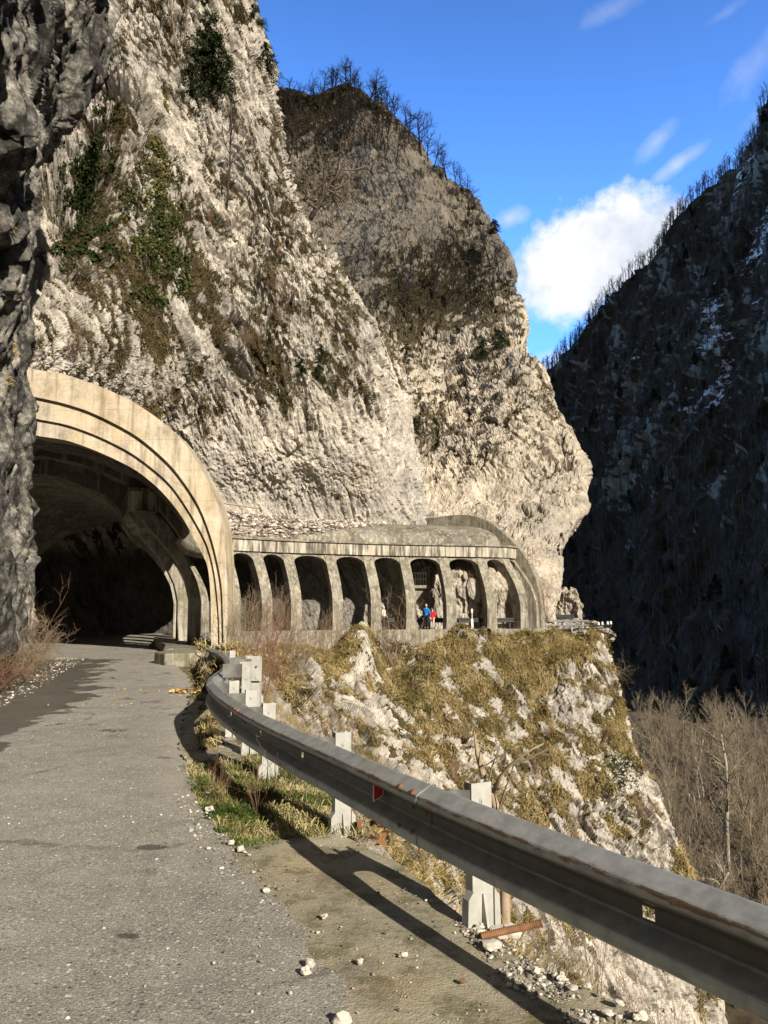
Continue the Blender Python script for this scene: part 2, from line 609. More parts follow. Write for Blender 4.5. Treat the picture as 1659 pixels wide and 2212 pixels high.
M_ROCK_GREY = rock_mat('grey_limestone', 1.12, grey=0.25, fine=0.8, warm=(1, 0.955, 0.88),
                       vegcols=[(0.3, (0.05, 0.048, 0.026)), (0.5, (0.092, 0.077, 0.046)), (0.68, (0.16, 0.135, 0.085))])

def aniso(p, s, k):
    s = np.asarray(s, float)
    s = s / np.linalg.norm(s)
    return p - np.outer(p @ s, s) * (1 - k)

SURF = {}

def cliff(key, P, nr, nc, mat, strata=(0.3, 0.25, -0.9), k=0.4, amps=(1.2, 0.5, 0.45, 0.22, 0.1), sc=(11, 4, 1.9, 0.7, 0.3),
          seed=1, veg=None, name='cliff', pre=None, W=None, slope_veg=0.6, vgain=1.0, smooth_v=None, joint_d=1.0, facet=False, calm=None):
    G = spline_grid(P, nr, nc, W)
    n = grid_normals(G)
    # let the normals look at the camera
    c = np.array([0, 0, EYE])
    flip = np.sign(((c - G) * n).sum(-1).mean())
    n = n * flip
    p = G.reshape(-1, 3)
    nn = n.reshape(-1, 3)
    u, v = proj(p)
    if pre is not None:
        p = p + nn * pre(p, u, v)[:, None]
    q = aniso(p, strata, k)
    h1 = fbm(q / sc[0], 4, seed)
    h2 = ridged(q / sc[1], 4, seed + 3)
    warp = np.stack([perlin(q / sc[2] * 0.8, seed + 50 + i) for i in range(3)], -1) * 0.35
    f1, e1 = facets(q / sc[2] + warp, seed + 5)
    f2, e2 = facets(q / sc[3] + warp * 1.7, seed + 9)
    h5 = fbm(q / sc[4], 3, seed + 12)
    rough = 0.42 + 0.58 * sstep(-0.22, 0.18, fbm(p / 6.5, 3, seed + 41))
    if smooth_v: rough = rough * (1 - 0.5 * sstep(smooth_v[0], smooth_v[1], v))
    jn = np.abs(fbm(aniso(p, strata, k * 0.5) / 4.5, 3, seed + 43, 0.45))
    joint = (1 - sstep(0.0, 0.045, jn)) * sstep(0.0, 0.25, fbm(p / 9, 2, seed + 45))
    fine = (amps[2] * f1 + amps[3] * f2) * rough + amps[4] * h5 * (0.5 + 0.5 * rough)
    big_ = 1.0 if not calm else 1 - 0.75 * sstep(calm[0], calm[1], v)
    h = big_ * (amps[0] * h1 + amps[1] * (h2 - 1) * 0.6) + fine
    crackm = sstep(0.1, 0.45, fbm(q / 3.0, 3, seed + 21) + 0.22)
    crack = (1 - sstep(0.015, 0.09, e1)) * crackm
    h = h - crack * amps[2] * 0.28 * rough - joint * 0.5 * joint_d
    crack = np.maximum(crack * rough, joint * 0.8)
    pd = p + nn * h[:, None]
    GD = pd.reshape(nr, nc, 3)
    n2 = (grid_normals(GD) * flip).reshape(-1, 3)
    base = veg(p, u, v) if veg else np.zeros(len(p))
    vv = base + vgain * (0.42 * fbm(q / 2.4, 3, seed + 33, 0.6) + 0.50 * fbm(q / 0.75, 4, seed + 35, 0.7)) + 0.22 * fbm(q / 9.0, 2, seed + 37) - 0.45 * fine / max(amps[2], 1e-3) * 0.6 + slope_veg * (n2[:, 2] - 0.25)
    vv = np.clip(0.5 + vv, 0, 1.2)
    gallery_shade = sstep(6.6, 5.0, pd[:, 2]) * sstep(2.0, -3.0, pd[:, 0]) * sstep(38, 42, pd[:, 1]) * (0.55 + 0.45 * sstep(-5, -9, pd[:, 0])) if key == 'main' else np.zeros(len(pd))  # mask for the gallery's inner shade, painted into the cliff colour
    # a plant layer stands a little proud of the stone
    me = np_mesh(name, pd, grid_quads(nr, nc)[:, ::(1 if flip > 0 else -1)], smooth=facet, attrs={'veg': vv, 'crack': crack, 'gallery_shade': gallery_shade})
    o = link_mesh(name, me, mat)
    SURF[key] = dict(p=pd, n=n2, u=u, v=v, veg=vv, shape=(nr, nc), obj=o)
    uu, v2 = proj(pd)
    SURF[key]['u'], SURF[key]['v'] = uu, v2
    return tag(o, kind='structure')

def pick(key, u, v):
    """the visible surface point nearest to a place in the picture"""
    s = SURF[key]
    d = (s['u'] - u) ** 2 + (s['v'] - v) ** 2
    near = d < max(d.min() * 4 + 1, 30)
    idx = np.where(near)[0]
    i = idx[np.argmin(s['p'][idx, 1])]
    return Vector(s['p'][i]), Vector(s['n'][i])

def blob(u, v, cu, cv, ru, rv):
    return np.exp(-(((u - cu) / ru) ** 2 + ((v - cv) / rv) ** 2))

# ---- main cliff above the portal and the gallery
SIL = np.array([(-300, 480), (0, 548), (60, 572), (150, 582), (250, 593), (300, 600), (400, 628), (440, 648), (500, 684), (560, 724),
                (610, 760), (650, 800), (720, 835), (780, 860), (870, 880), (950, 900), (1050, 912), (1110, 920), (1200, 922), (1450, 922)], float)
def sil(v): return np.interp(v, SIL[:, 0], SIL[:, 1])
rows = [-320, -120, 0, 120, 250, 380, 500, 620, 740, 860, 980, 1080, 1180, 1300, 1430]
YL = np.interp(rows, [-320, 0, 300, 600, 760, 860, 980, 1080, 1430], [54, 48, 44, 39, 37, 39, 43, 48, 49])
YR = np.interp(rows, [-320, 0, 300, 600, 900, 1130, 1430], [66, 60, 59, 59, 60, 61, 61])
P, W = [], []
for i, v in enumerate(rows):
    r, rw = [], []
    s = sil(v)
    for f in (-0.25, 0, 0.2, 0.4, 0.6, 0.8, 0.93, 1.0):
        u = 40 + f * (s - 40)
        Y = YL[i] + (YR[i] - YL[i]) * (f ** 0.9 if f > 0 else f)
        Y += 1.3 * math.sin(f * 7 + v * 0.006) * (1 if v < 1000 else 0.2) + (1.5 if f == 1.0 else 0)
        r.append(at(u, v, Y)); rw.append((u, v, 0))
    e = r[-1]
    r.append(e + np.array([-1.2, 7, 0])); rw.append((s + 30, v, 0))
    r.append(e + np.array([-6, 22, 0])); rw.append((s + 60, v, 0))
    P.append(r); W.append(rw)
P, W = np.array(P), np.array(W, float)

def pre_main(p, u, v):
    h = -9.5 * blob(u, v, 172, 380, 52, 115)
    h = h + 1.6 * blob(u, v, 265, 280, 26, 90) - 1.6 * blob(u, v, 300 , 300, 22, 100)
    # long slanting crevices
    for (u0, v0, u1, v1, wd, dp) in ((205, 150, 330, 360, 10, 2.0), (455, 715, 565, 855, 11, 1.7), (330, 590, 440, 800, 9, 0.9),
                                     (395, 330, 420, 700, 9, 1.3), (560, 870, 590, 960, 7, 1.0), (300, 200, 345, 330, 8, 1.4), (520, 560, 600, 700, 8, 1.0), (640, 620, 690, 760, 8, 1.0)):
        du, dv = u1 - u0, v1 - v0
        t = np.clip(((u - u0) * du + (v - v0) * dv) / (du * du + dv * dv), 0, 1)
        d = np.hypot(u - u0 - t * du, v - v0 - t * dv)
        sd = ((u - u0) * dv - (v - v0) * du) / math.hypot(du, dv)      # to the right of the crack
        w_ = np.sin(np.pi * np.clip(t, 0.08, 0.92)) * np.exp(-((np.abs(t - 0.5) / 0.62) ** 8))
        h = h - dp * np.exp(-(d / wd) ** 2) * w_ + 0.25 * dp * np.exp(-((sd - 1.7 * wd) / (1.3 * wd)) ** 2) * w_ * (d < 5 * wd)
    return h

def veg_main(p, u, v):
    b = -0.06 + 0.36 * blob(u, v, 300, 640, 130, 240) + 0.30 * blob(u, v, 230, 420, 60, 140) + 0.22 * blob(u, v, 330, 900, 60, 200)
    b = b + 0.30 * blob(u, v, 420, 100, 130, 130) + 0.16 * blob(u, v, 600, 560, 120, 160) + 0.24 * blob(u, v, 760, 650, 60, 140)
    b = b + 0.18 * blob(u, v, 640, 790, 130, 110) - 0.75 * sstep(840, 980, v) * sstep(420, 520, u) - 0.25 * blob(u, v, 520, 120, 60, 110)
    b = b + 0.14 * blob(u, v, 450, 500, 60, 200)
    return b
up1 = P[0] + np.array([-4, 16, 30]); P = np.concatenate([[up1], P]); W = np.concatenate([[W[0] + (0, -60, 0)], W])
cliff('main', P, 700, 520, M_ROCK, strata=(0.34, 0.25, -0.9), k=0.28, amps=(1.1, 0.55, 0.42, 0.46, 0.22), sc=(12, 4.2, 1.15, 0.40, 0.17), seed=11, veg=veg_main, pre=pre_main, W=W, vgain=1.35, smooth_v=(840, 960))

# ---- the headland behind it
SIL2 = np.array([(195, 735), (212, 775), (235, 805), (262, 838), (290, 870), (330, 920), (370, 962), (400, 1000), (450, 1040), (500, 1070),
                 (540, 1095), (570, 1110), (640, 1120), (680, 1119), (760, 1150), (810, 1180), (860, 1200), (920, 1230), (980, 1250),
                 (1050, 1262), (1085, 1266), (1130, 1246), (1180, 1226), (1240, 1214), (1290, 1206), (1330, 1198), (1450, 1196)], float)
rows = [196, 235, 290, 350, 420, 500, 580, 660, 740, 820, 900, 980, 1050, 1110, 1180, 1250, 1320, 1430]
YS = np.interp(rows, [196, 330, 450, 570, 680, 800, 900, 1000, 1085, 1180, 1250, 1320, 1430], [138, 124, 113, 104, 92, 81, 75, 71, 67.5, 64, 61.5, 60.5, 60])
YLf = np.interp(rows, [196, 400, 700, 1000, 1130, 1250, 1430], [140, 124, 98, 76, 70, 65, 65])
P, W = [], []
for i, v in enumerate(rows):
    s = np.interp(v, SIL2[:, 0], SIL2[:, 1])
    ul = np.interp(v, [196, 260, 400, 700, 1000, 1430], [560, 500, 560, 700, 820, 840])
    ms = np.interp(v, [1120, 1240], [0, 1])
    r, rw = [], []
    for f in (0, 0.25, 0.5, 0.72, 0.9, 1.0):
        u = ul + f * (s - ul)
        Y = YLf[i] + (YS[i] - YLf[i]) * f
        Y += 2.0 * math.sin(f * 9 + v * 0.012) * (1 if 300 < v < 1000 else 0.1) + (1.2 if f == 1.0 else 0)
        if ms > 0:
            Yb = np.interp(u, [840, 920, 976, 1064, 1150, 1210], [62, 57.8, 55.6, 55.5, 56.5, 60.2])
            Y = Y * (1 - ms) + Yb * ms
        r.append(at(u, v, Y)); rw.append((u, v, 0))
    e = r[-1]
    r.append(e + np.array([-1.5, 9, 0])); rw.append((s + 35, v, 0))
    r.append(e + np.array([-8, 30, 0])); rw.append((s + 70, v, 0))
    P.append(r); W.append(rw)
P, W = np.array(P), np.array(W, float)
# the wooded top falls away behind the skyline
back = P[0] + np.array([0, 14, -2.0]); back2 = back + np.array([0, 25, -14])
P = np.concatenate([[back2], [back], P]); W = np.concatenate([[W[0] + (0, -60, 0)], [W[0] + (0, -30, 0)], W])

def veg_mid(p, u, v):
    b = -0.36 + 0.72 * sstep(310, 230, v) + 0.5 * blob(u, v, 680, 340, 100, 90) + 0.62 * blob(u, v, 960, 590, 120, 75) + 0.55 * blob(u, v, 1000, 660, 130, 50)
    b = b + 0.50 * blob(u, v, 880, 680, 60, 90) + 0.3 * blob(u, v, 1010, 420, 25, 90) + 0.28 * blob(u, v, 950, 900, 140, 50) + 0.2 * blob(u, v, 1080, 800, 90, 60)
    b = b - 0.28 * blob(u, v, 850, 430, 110, 110) - 0.35 * sstep(950, 1060, v) - 0.25 * sstep(1100, 1200, v)
    return b
cliff('mid', P, 560, 380, M_ROCK_GREY, strata=(0.25, 0.2, -0.9), k=0.45, amps=(1.6, 0.8, 0.6, 0.36, 0.16), sc=(14, 5.5, 1.6, 0.65, 0.28), seed=29, veg=veg_mid, W=W, calm=(1130, 1230), smooth_v=(960, 1080))

# ---- the near wall on the left of the road, overhanging at the top
EDGE = np.array([(-320, 205), (0, 208), (60, 216), (130, 212), (200, 198), (240, 174), (270, 142), (330, 102), (400, 66), (460, 56), (540, 56), (600, 52), (700, 56),
                 (800, 56), (860, 48), (900, 52), (960, 52), (1080, 44), (1180, 32), (1330, 38), (1430, 40)], float)
rows = [-320, -120, 0, 100, 200, 300, 400, 500, 600, 700, 800, 900, 1000, 1100, 1200, 1300, 1430]
yt = np.array([(-320, 9, 10, 12, 18, 22), (0, 10, 11.5, 15, 21, 23.5), (200, 11.5, 13, 17, 21.8, 23.5), (400, 12.5, 14.5, 18.5, 21, 22.5), (600, 14, 16, 19, 21, 22.2),
               (800, 14.5, 16.5, 19.3, 20.8, 22), (1430, 14.5, 16.5, 19.3, 20.8, 22)], float)
P, W = [], []
for v in rows:
    e = np.interp(v, EDGE[:, 0], EDGE[:, 1])
    ys = [np.interp(v, yt[:, 0], yt[:, k]) for k in range(1, 6)]
    uc = min(50, e - 22)
    us = [-90, -10, uc, (uc + e) / 2, e]
    r = [at(a, v, b) for a, b in zip(us, ys)]
    rw = [(a, v, 0) for a in us]
    r = [r[0] + np.array([-1.0, -14, 0]), *r]
    rw = [(-200, v, 0), *rw]
    q = r[-1]
    r += [at(e - 14, v, ys[4] + 3), at(e - 60, v, ys[4] + 8), at(e - 140, v, ys[4] + 16)]
    rw += [(e + 30, v, 0), (e + 60, v, 0), (e + 80, v, 0)]
    P.append(r); W.append(rw)
P, W = np.array(P), np.array(W, float)
def veg_left(p, u, v):
    return -0.62 + 0.3 * blob(u, v, 20, 660, 40, 60) + 0.2 * blob(u, v, 180, 10, 80, 40) - 0.3 * blob(u, v, 160, 250, 60, 140)
P = np.concatenate([[P[0] + np.array([-7, 2, 55])], [P[0] + np.array([-2.5, 0, 20])], P]); W = np.concatenate([[W[0] + (0, -120, 0)], [W[0] + (0, -60, 0)], W])
back_ = P[:, :1] + np.array([0, -45, 0]); P = np.concatenate([back_, P], 1); W = np.concatenate([W[:, :1] + (-14, 0, 0), W], 1); W[:, 0, 0] = -190; W[:, 1, 0] = -170; W[:, 2, 0] = -100
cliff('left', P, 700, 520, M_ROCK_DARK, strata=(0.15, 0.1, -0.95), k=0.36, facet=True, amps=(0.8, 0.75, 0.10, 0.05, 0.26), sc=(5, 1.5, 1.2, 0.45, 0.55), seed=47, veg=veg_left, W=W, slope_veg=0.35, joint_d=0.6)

# ---- the slope that falls from the gallery to the river
ucols = [430, 520, 600, 700, 800, 900, 1000, 1150]
SP_R = [(1335, 1288, 55.5), (1352, 1290, 54.5), (1420, 1308, 53), (1500, 1326, 51.5), (1580, 1350, 49.8), (1650, 1382, 48), (1760, 1428, 46), (1880, 1496, 44),
        (2050, 1536, 42), (2250, 1572, 40), (2600, 1640, 37)]
SP_Y = {1335: [40, 44, 47.2, 49.6, 51.4, 52.6, 53.4, 54.6],
        1352: [38, 42, 46.2, 48.9, 50.6, 51.6, 52.3, 53.4],
        1420: [24, 31, 41, 47, 49.2, 50.4, 51.2, 52.3],
        1500: [15, 19, 31, 41.5, 45.5, 47.8, 49, 50.6],
        1580: [10.5, 13, 20, 33.5, 41, 44.8, 46.5, 48.4],
        1650: [8.5, 10.5, 14.5, 26, 36, 41, 43.6, 46],
        1760: [6.5, 8, 11, 19, 30.5, 37, 40.5, 43.6],
        1880: [5.4, 6.6, 9, 14.5, 25, 33, 37, 41],
        2050: [4.6, 5.6, 7.5, 12, 19, 28, 33.5, 38.4],
        2250: [4.0, 5.0, 6.5, 10, 16, 24, 30.5, 36],
        2600: [3.3, 4.0, 5.4, 8, 13, 20, 26, 32]}
P, W = [], []
for v, us, ys in SP_R:
    r = [at(u, v, y) for u, y in zip(ucols, SP_Y[v])]
    rw = [(u, v, 0) for u in ucols]
    r.append(at((1150 + us) / 2, v, (SP_Y[v][-1] + ys) / 2 - 0.3)); rw.append(((1150 + us) / 2, v, 0))
    e = at(us, v, ys)
    r += [e, e + np.array([0.5, 4, -0.6]), e + np.array([-1.5, 14, -2]), e + np.array([-6, 30, -4])]
    rw += [(us, v, 0), (us + 20, v, 0), (us + 40, v, 0), (us + 50, v, 0)]
    P.append(r); W.append(rw)
P, W = np.array(P), np.array(W, float)
lim = np.interp(np.arange(P.shape[1]), [0, 3, 5, 6, 8, 9, 12], [-0.7, -1.1, -1.0, -0.5, -0.35, -0.25, -0.25])
W[:, :4, 0] = np.array([-300, -100, 140, 420])
P[0, :, 2] = np.minimum(P[0, :, 2], lim + 0.15)
P[1, :, 2] = np.minimum(P[1, :, 2], lim)
def veg_spur(p, u, v):
    b = 0.24 + 0.24 * sstep(1560, 1400, v) * sstep(800, 950, u) - 0.30 * blob(u, v, 1390, 1760, 70, 120) - 0.36 * blob(u, v, 1300, 1830, 110, 110)
    b = b - 0.7 * blob(u, v, 660, 1490, 30, 70) - 0.95 * blob(u, v, 772, 1420, 38, 80) - 0.20 * blob(u, v, 800, 1560, 140, 80) - 0.30 * blob(u, v, 1310, 1430, 28, 60)
    b = b - 0.22 * blob(u, v, 1180, 1520, 120, 70) - 0.2 * blob(u, v, 1180, 1650, 90, 60) - 0.5 * sstep(1880, 2050, v) * sstep(900, 1100, u) - 0.15 * blob(u, v, 720, 1650, 80, 120)
    b = b + 0.3 * blob(u, v, 1290, 1680, 45, 40) - 0.14 * sstep(1450, 1550, v)
    return b
def pre_spur(p, u, v):
    return 1.8 * blob(u, v, 775, 1410, 32, 60) + 0.9 * blob(u, v, 655, 1490, 26, 60) + 0.5 * blob(u, v, 1390, 1750, 50, 80)
cliff('spur', P, 580, 760, M_ROCK, strata=(0.3, -0.2, -0.85), k=0.45, amps=(0.7, 0.4, 0.42, 0.28, 0.12), sc=(9, 3.5, 1.1, 0.42, 0.18), seed=61, veg=veg_spur, pre=pre_spur, W=W, vgain=1.5, slope_veg=0.35)

# ---- the dark wooded mountainside across the gorge
def forest_mat():
    m, t, b = new_mat('winter_forest_floor')
    n = NT(t)
    f = n.noise(0.22, 8, 0.7)
    c = n.ramp(f, [(0.35, (0.018, 0.014, 0.009)), (0.55, (0.046, 0.035, 0.021)), (0.75, (0.078, 0.06, 0.036))])
    rk = n.ramp(n.noise(0.55, 6, 0.7), [(0.3, (0.08, 0.068, 0.052)), (0.7, (0.24, 0.21, 0.165))])
    c = n.mix(n.ramp(n.attr('rock'), [(0.45, 0.0), (0.6, 1.0)]), c, rk)
    c = n.mix(n.ramp(n.math('ADD', n.attr('snow'), n.math('MULTIPLY', n.math('SUBTRACT', n.noise(0.35, 8, 0.75), 0.5), 1.6)), [(0.50, 0.0), (0.58, 1.0)]), c, (0.72, 0.74, 0.78))
    n.link(c, b.inputs['Base Color'])
    b.inputs['Roughness'].default_value = 0.95
    return m
M_FOREST = forest_mat()
SKY_U = [1020, 1120, 1180, 1250, 1300, 1340, 1400, 1450, 1500, 1560, 1610, 1659, 1800, 2000]
SKY_V = [960, 862, 815, 757, 705, 655, 573, 500, 430, 367, 318, 272, 130, -60]
P = []
for u, v0 in zip(SKY_U, SKY_V):
    r = []
    Y0 = 560 - (u - 1180) * 0.33
    Y1 = 250 - (u - 1180) * 0.14
    for f in (-0.12, 0, 0.12, 0.3, 0.5, 0.7, 0.88, 1.0):
        if f < 0:
            q = at(u, v0, Y0) + np.array([14, 60, -25])
        else:
            v = v0 + (1640 - v0) * f
            q = at(u, v, Y0 + (Y1 - Y0) * f ** 0.85)
        r.append(q)
    P.append(r)
P = np.array(P)
G = spline_grid(P, 420, 420)
n_ = grid_normals(G)
if ((np.array([0, 0, 1.65]) - G) * n_).sum(-1).mean() < 0: n_ = -n_
p = G.reshape(-1, 3); nn = n_.reshape(-1, 3)
h = 9 * fbm(aniso(p, (-0.5, -0.2, -0.8), 0.35) / 70, 4, 71) + 4.5 * ridged(aniso(p, (-0.4, -0.2, -0.85), 0.4) / 28, 4, 73) - 3
fc, ec = facets(p / 9, 75)
h = h + 1.6 * fc + 1.2 * fbm(p / 5, 3, 77)
u0_, v0_ = proj(p)
pd = p + nn * h[:, None] * sstep(0, 0.06, np.tile(np.linspace(0, 1, 420), 420) if False else np.full(len(p), 1.0))[:]  .reshape(-1, 1)
n2 = grid_normals(pd.reshape(420, 420, 3)).reshape(-1, 3)
if (n2 * nn).sum(-1).mean() < 0: n2 = -n2
rockv = 0.16 + 0.5 * fbm(aniso(p, (0, 0, 1), 0.4) / 22, 4, 79) - 0.9 * (n2[:, 2] - 0.45) + 0.12 * sstep(700, 1000, v0_) - 0.35 * sstep(1000, 1250, v0_)
snow = 0.06 + 0.42 * fbm(p / 40, 3, 83) + 0.3 * (n2[:, 2] - 0.4) + 0.42 * blob(u0_, v0_, 1640, 470, 70, 180) + 0.40 * blob(u0_, v0_, 1540, 690, 40, 110) + 0.3 * blob(u0_, v0_, 1490, 860, 70, 60) \
    + 0.22 * blob(u0_, v0_, 1560, 980, 60, 90) + 0.18 * blob(u0_, v0_, 1230, 820, 50, 40) - 0.5 * sstep(1050, 1250, v0_)
me = np_mesh('mountain', pd, grid_quads(420, 420), attrs={'rock': rockv, 'snow': snow})
o = link_mesh('mountain', me, M_FOREST); tag(o, kind='structure')
uu, v2 = proj(pd)
SURF['mount'] = dict(p=pd, n=n2, u=uu, v=v2, veg=rockv, snow=snow, shape=(420, 420), obj=o)

# the same mountainside carries on round to the right, outside the frame
az = np.linspace(R(33), R(122), 60)
tt = np.linspace(0, 1, 30)
el = np.interp(np.degrees(az), [33, 60, 90, 110, 122], [0.82, 0.9, 0.75, 0.42, 0.2])
ds = np.interp(np.degrees(az), [33, 60, 90, 122], [400, 300, 260, 300])
g_ = []
for a, e_, d_ in zip(az, el, ds):
    for t_ in tt:
        d2 = d_ * (0.42 + 0.58 * t_)
        g_.append((math.sin(a) * d2, math.cos(a) * d2, -40 + (d_ * e_ + 40) * t_ ** 1.1))
g_ = np.array(g_)
g_[:, 2] += 10 * fbm(g_ / 60, 4, 87)
o = link_mesh('mountain', np_mesh('mountain', g_, grid_quads(60, 30), attrs={'rock': np.full(1800, 0.4), 'snow': np.full(1800, 0.1)}), M_FOREST); tag(o, kind='structure')

# ---- valley slope and floor
M_VALLEY = flat_mat('leaf_litter', (0.06, 0.045, 0.028), 0.95, 0.5, 1.2)
VR = [(1430, 150), (1500, 138), (1580, 118), (1680, 100), (1800, 84), (1950, 70), (2150, 58), (2500, 46)]
P = []
for v, Y in VR:
    zc = -17.5 - (150 - Y) * 0.085
    r = []
    for X in (8, 20, 32, 45, 60, 80, 110, 150):
        r.append((X + (150 - Y) * 0.03, Y, zc - 4.0 * math.exp(-((X - 58 - (Y - 80) * 0.15) / 12) ** 2) + max(0, X - 75) * 0.35 + max(0, 22 - X) * 0.2))
    P.append(r)
G = spline_grid(np.array(P, float), 160, 160)
p = G.reshape(-1, 3)
p[:, 2] += 1.2 * fbm(p / 9, 4, 91) + 0.35 * fbm(p / 1.8, 3, 93)
o = link_mesh('valley_slope', np_mesh('valley_slope', p, grid_quads(160, 160)), M_VALLEY); tag(o, kind='structure')
uu, v2 = proj(p)
SURF['valley'] = dict(p=p, n=np.tile([0, 0, 1.0], (len(p), 1)), u=uu, v=v2, veg=np.zeros(len(p)), shape=(160, 160))

mb = MB().add([(-3000, -3000, -46), (3000, -3000, -46), (3000, 5000, -46), (-3000, 5000, -46)], [(0, 1, 2, 3)])
tag(mb.obj('ground', M_VALLEY), kind='structure')

# the river along the foot of the far side
mw, t, b = new_mat('river_water')
n = NT(t)
n.link(n.ramp(n.noise(0.6, 5, 0.7), [(0.4, (0.02, 0.035, 0.045)), (0.62, (0.05, 0.075, 0.09)), (0.72, (0.5, 0.55, 0.58))]), b.inputs['Base Color'])
b.inputs['Roughness'].default_value = 0.12
n.bump(n.noise(1.6, 5, 0.6), 0.6, 0.2, b)
rv = []
for Y in np.linspace(66, 100, 40):
    xc = 58 + (Y - 80) * 0.15 + 2 * math.sin(Y * 0.08)
    zc = -17.5 - (150 - Y) * 0.085 - 2.3
    rv.append([(xc - 9, Y, zc), (xc + 9, Y, zc)])
o = link_mesh('river', np_mesh('river', np.array(rv), grid_quads(40, 2)), mw); tag(o, kind='structure')

# unseen cloud added behind the camera to shade the headland's top and far side
def shade_cloud_obj(x0, x1, y0, y1, z0, z1, seed):
    m, t, b = new_mat('shade_cloud_vapour')
    b.inputs['Base Color'].default_value = (0.92, 0.92, 0.94, 1)
    b.inputs['Roughness'].default_value = 1
    tr = t.nodes.new('ShaderNodeBsdfTransparent'); mx = t.nodes.new('ShaderNodeMixShader'); mx.inputs[0].default_value = 0.42   # lets part of the sun through, to lighten the shade it casts
    t.links.new(b.outputs[0], mx.inputs[2]); t.links.new(tr.outputs[0], mx.inputs[1]); t.links.new(mx.outputs[0], [q for q in t.nodes if q.type == 'OUTPUT_MATERIAL'][0].inputs[0])
    nx, ny = 60, 60
    xs = np.linspace(x0, x1, nx); ys = np.linspace(y0, y1, ny)
    Xg, Yg = np.meshgrid(xs, ys)
    ex = np.minimum(np.minimum(Xg - x0, x1 - Xg) / 70, 1); ey = np.minimum(np.minimum(Yg - y0, y1 - Yg) / 30, 1)
    e = np.clip(np.minimum(ex, ey), 0, 1)
    q = np.stack([Xg, Yg, Xg * 0], -1).reshape(-1, 3)
    nz = (fbm(q / 120, 4, seed) + 0.3).reshape(ny, nx)
    thick = np.sqrt(e)
    top = z0 + 8 + (z1 - z0) * thick * (0.6 + 0.6 * nz)
    bot = z0 + 8 - 8 * thick + 3 * nz
    wob = 10 * fbm(q / 40, 3, seed + 4).reshape(ny, nx)
    Yw = Yg + wob * (e < 0.5)
    A = np.stack([Xg, Yw, top], -1).reshape(-1, 3); B = np.stack([Xg, Yw, bot], -1).reshape(-1, 3)
    qd = grid_quads(ny, nx)
    i = np.arange(nx * ny).reshape(ny, nx)
    rim = np.concatenate([i[0, :], i[1:, -1], i[-1, -2::-1], i[-2:0:-1, 0]])
    k = len(A)
    side = np.stack([rim, np.roll(rim, -1), np.roll(rim, -1) + k, rim + k], -1)
    me = np_mesh('cloud', np.concatenate([A, B]), np.concatenate([qd, qd[:, ::-1] + k, side]))
    tag(link_mesh('cloud', me, m), kind='structure')
shade_cloud_obj(410, 1050, -712, 90, 500, 560, 5)
# ================================================================== road, shoulder, verge
def polyline(pts, n):
    pts = np.asarray(pts, float)
    d = np.concatenate([[0], np.cumsum(np.linalg.norm(np.diff(pts, axis=0), axis=1))])
    t = np.interp(np.linspace(0, d[-1], n), d, np.arange(len(pts)))
    return catmull(pts, t)

ASPH_PX = [(765, 2212), (660, 2040), (530, 1890), (478, 1820), (432, 1760), (398, 1670), (383, 1610), (392, 1550), (405, 1500), (404, 1462), (372, 1434)]
asph = [np.array([0.9, -6, 0]), np.array([0.62, -2.0, 0]), np.array([0.25, 1.2, 0])] + [onz(u, v) for u, v in ASPH_PX] + \
       [np.array([-8.3, 29, 0]), np.array([-9.6, 34, 0]), np.array([-10.9, 39, 0]), np.array([-11.0, 43, 0.05]), np.array([-9.8, 46.5, 0.15]), np.array([-7.5, 49.2, 0.2]),
        np.array([-3.0, 51.7, 0.2]), np.array([2.0, 53.4, 0.2]), np.array([7.8, 54.8, 0.2]), np.array([12.5, 57.2, 0.2]), np.array([18, 63, 0.2])]
left = [np.array([-7.4, -6, 0]), np.array([-7.4, -2, 0]), np.array([-7.4, 2, 0]), np.array([-7.4, 4, 0]), np.array([-7.3, 5, 0]), np.array([-7.3, 6, 0]), np.array([-7.2, 7, 0]), np.array([-7.2, 8.5, 0]),
        np.array([-7.1, 10, 0]), np.array([-7.0, 12, 0]), np.array([-7.4, 14.5, 0]), np.array([-9.0, 18, 0]), np.array([-11.5, 22, 0]), np.array([-14.0, 24.5, 0]),
        np.array([-17, 28, 0]), np.array([-18.5, 34, 0]), np.array([-19, 40, 0]), np.array([-18, 46, 0.05]), np.array([-14.5, 50.5, 0.15]), np.array([-10, 53.5, 0.2]),
        np.array([-4.5, 56.5, 0.2]), np.array([1.5, 58, 0.2]), np.array([6.8, 58.5, 0.2]), np.array([11.5, 61, 0.2]), np.array([16, 66, 0.2])]
NR_ = 900
A_ = polyline(asph, NR_)
tA = np.linspace(0, 1, NR_)
# pair the left edge point by point with the right edge
dR = np.concatenate([[0], np.cumsum(np.linalg.norm(np.diff(np.array(asph), axis=0), axis=1))]); dR /= dR[-1]
ix = np.interp(tA, dR, np.arange(len(asph)))
L_ = catmull(np.array(left), np.clip(ix, 0, len(left) - 1))
A_ = A_.copy()
_t = np.gradient(A_, axis=0); _t /= np.linalg.norm(_t, axis=1, keepdims=True)
A_ += np.stack([_t[:, 1], -_t[:, 0], _t[:, 2] * 0], -1) * 0.03
NC_ = 120
f = np.linspace(0, 1, NC_)[None, :, None]
G = L_[:, None, :] * (1 - f) + A_[:, None, :] * f
p = G.reshape(-1, 3)
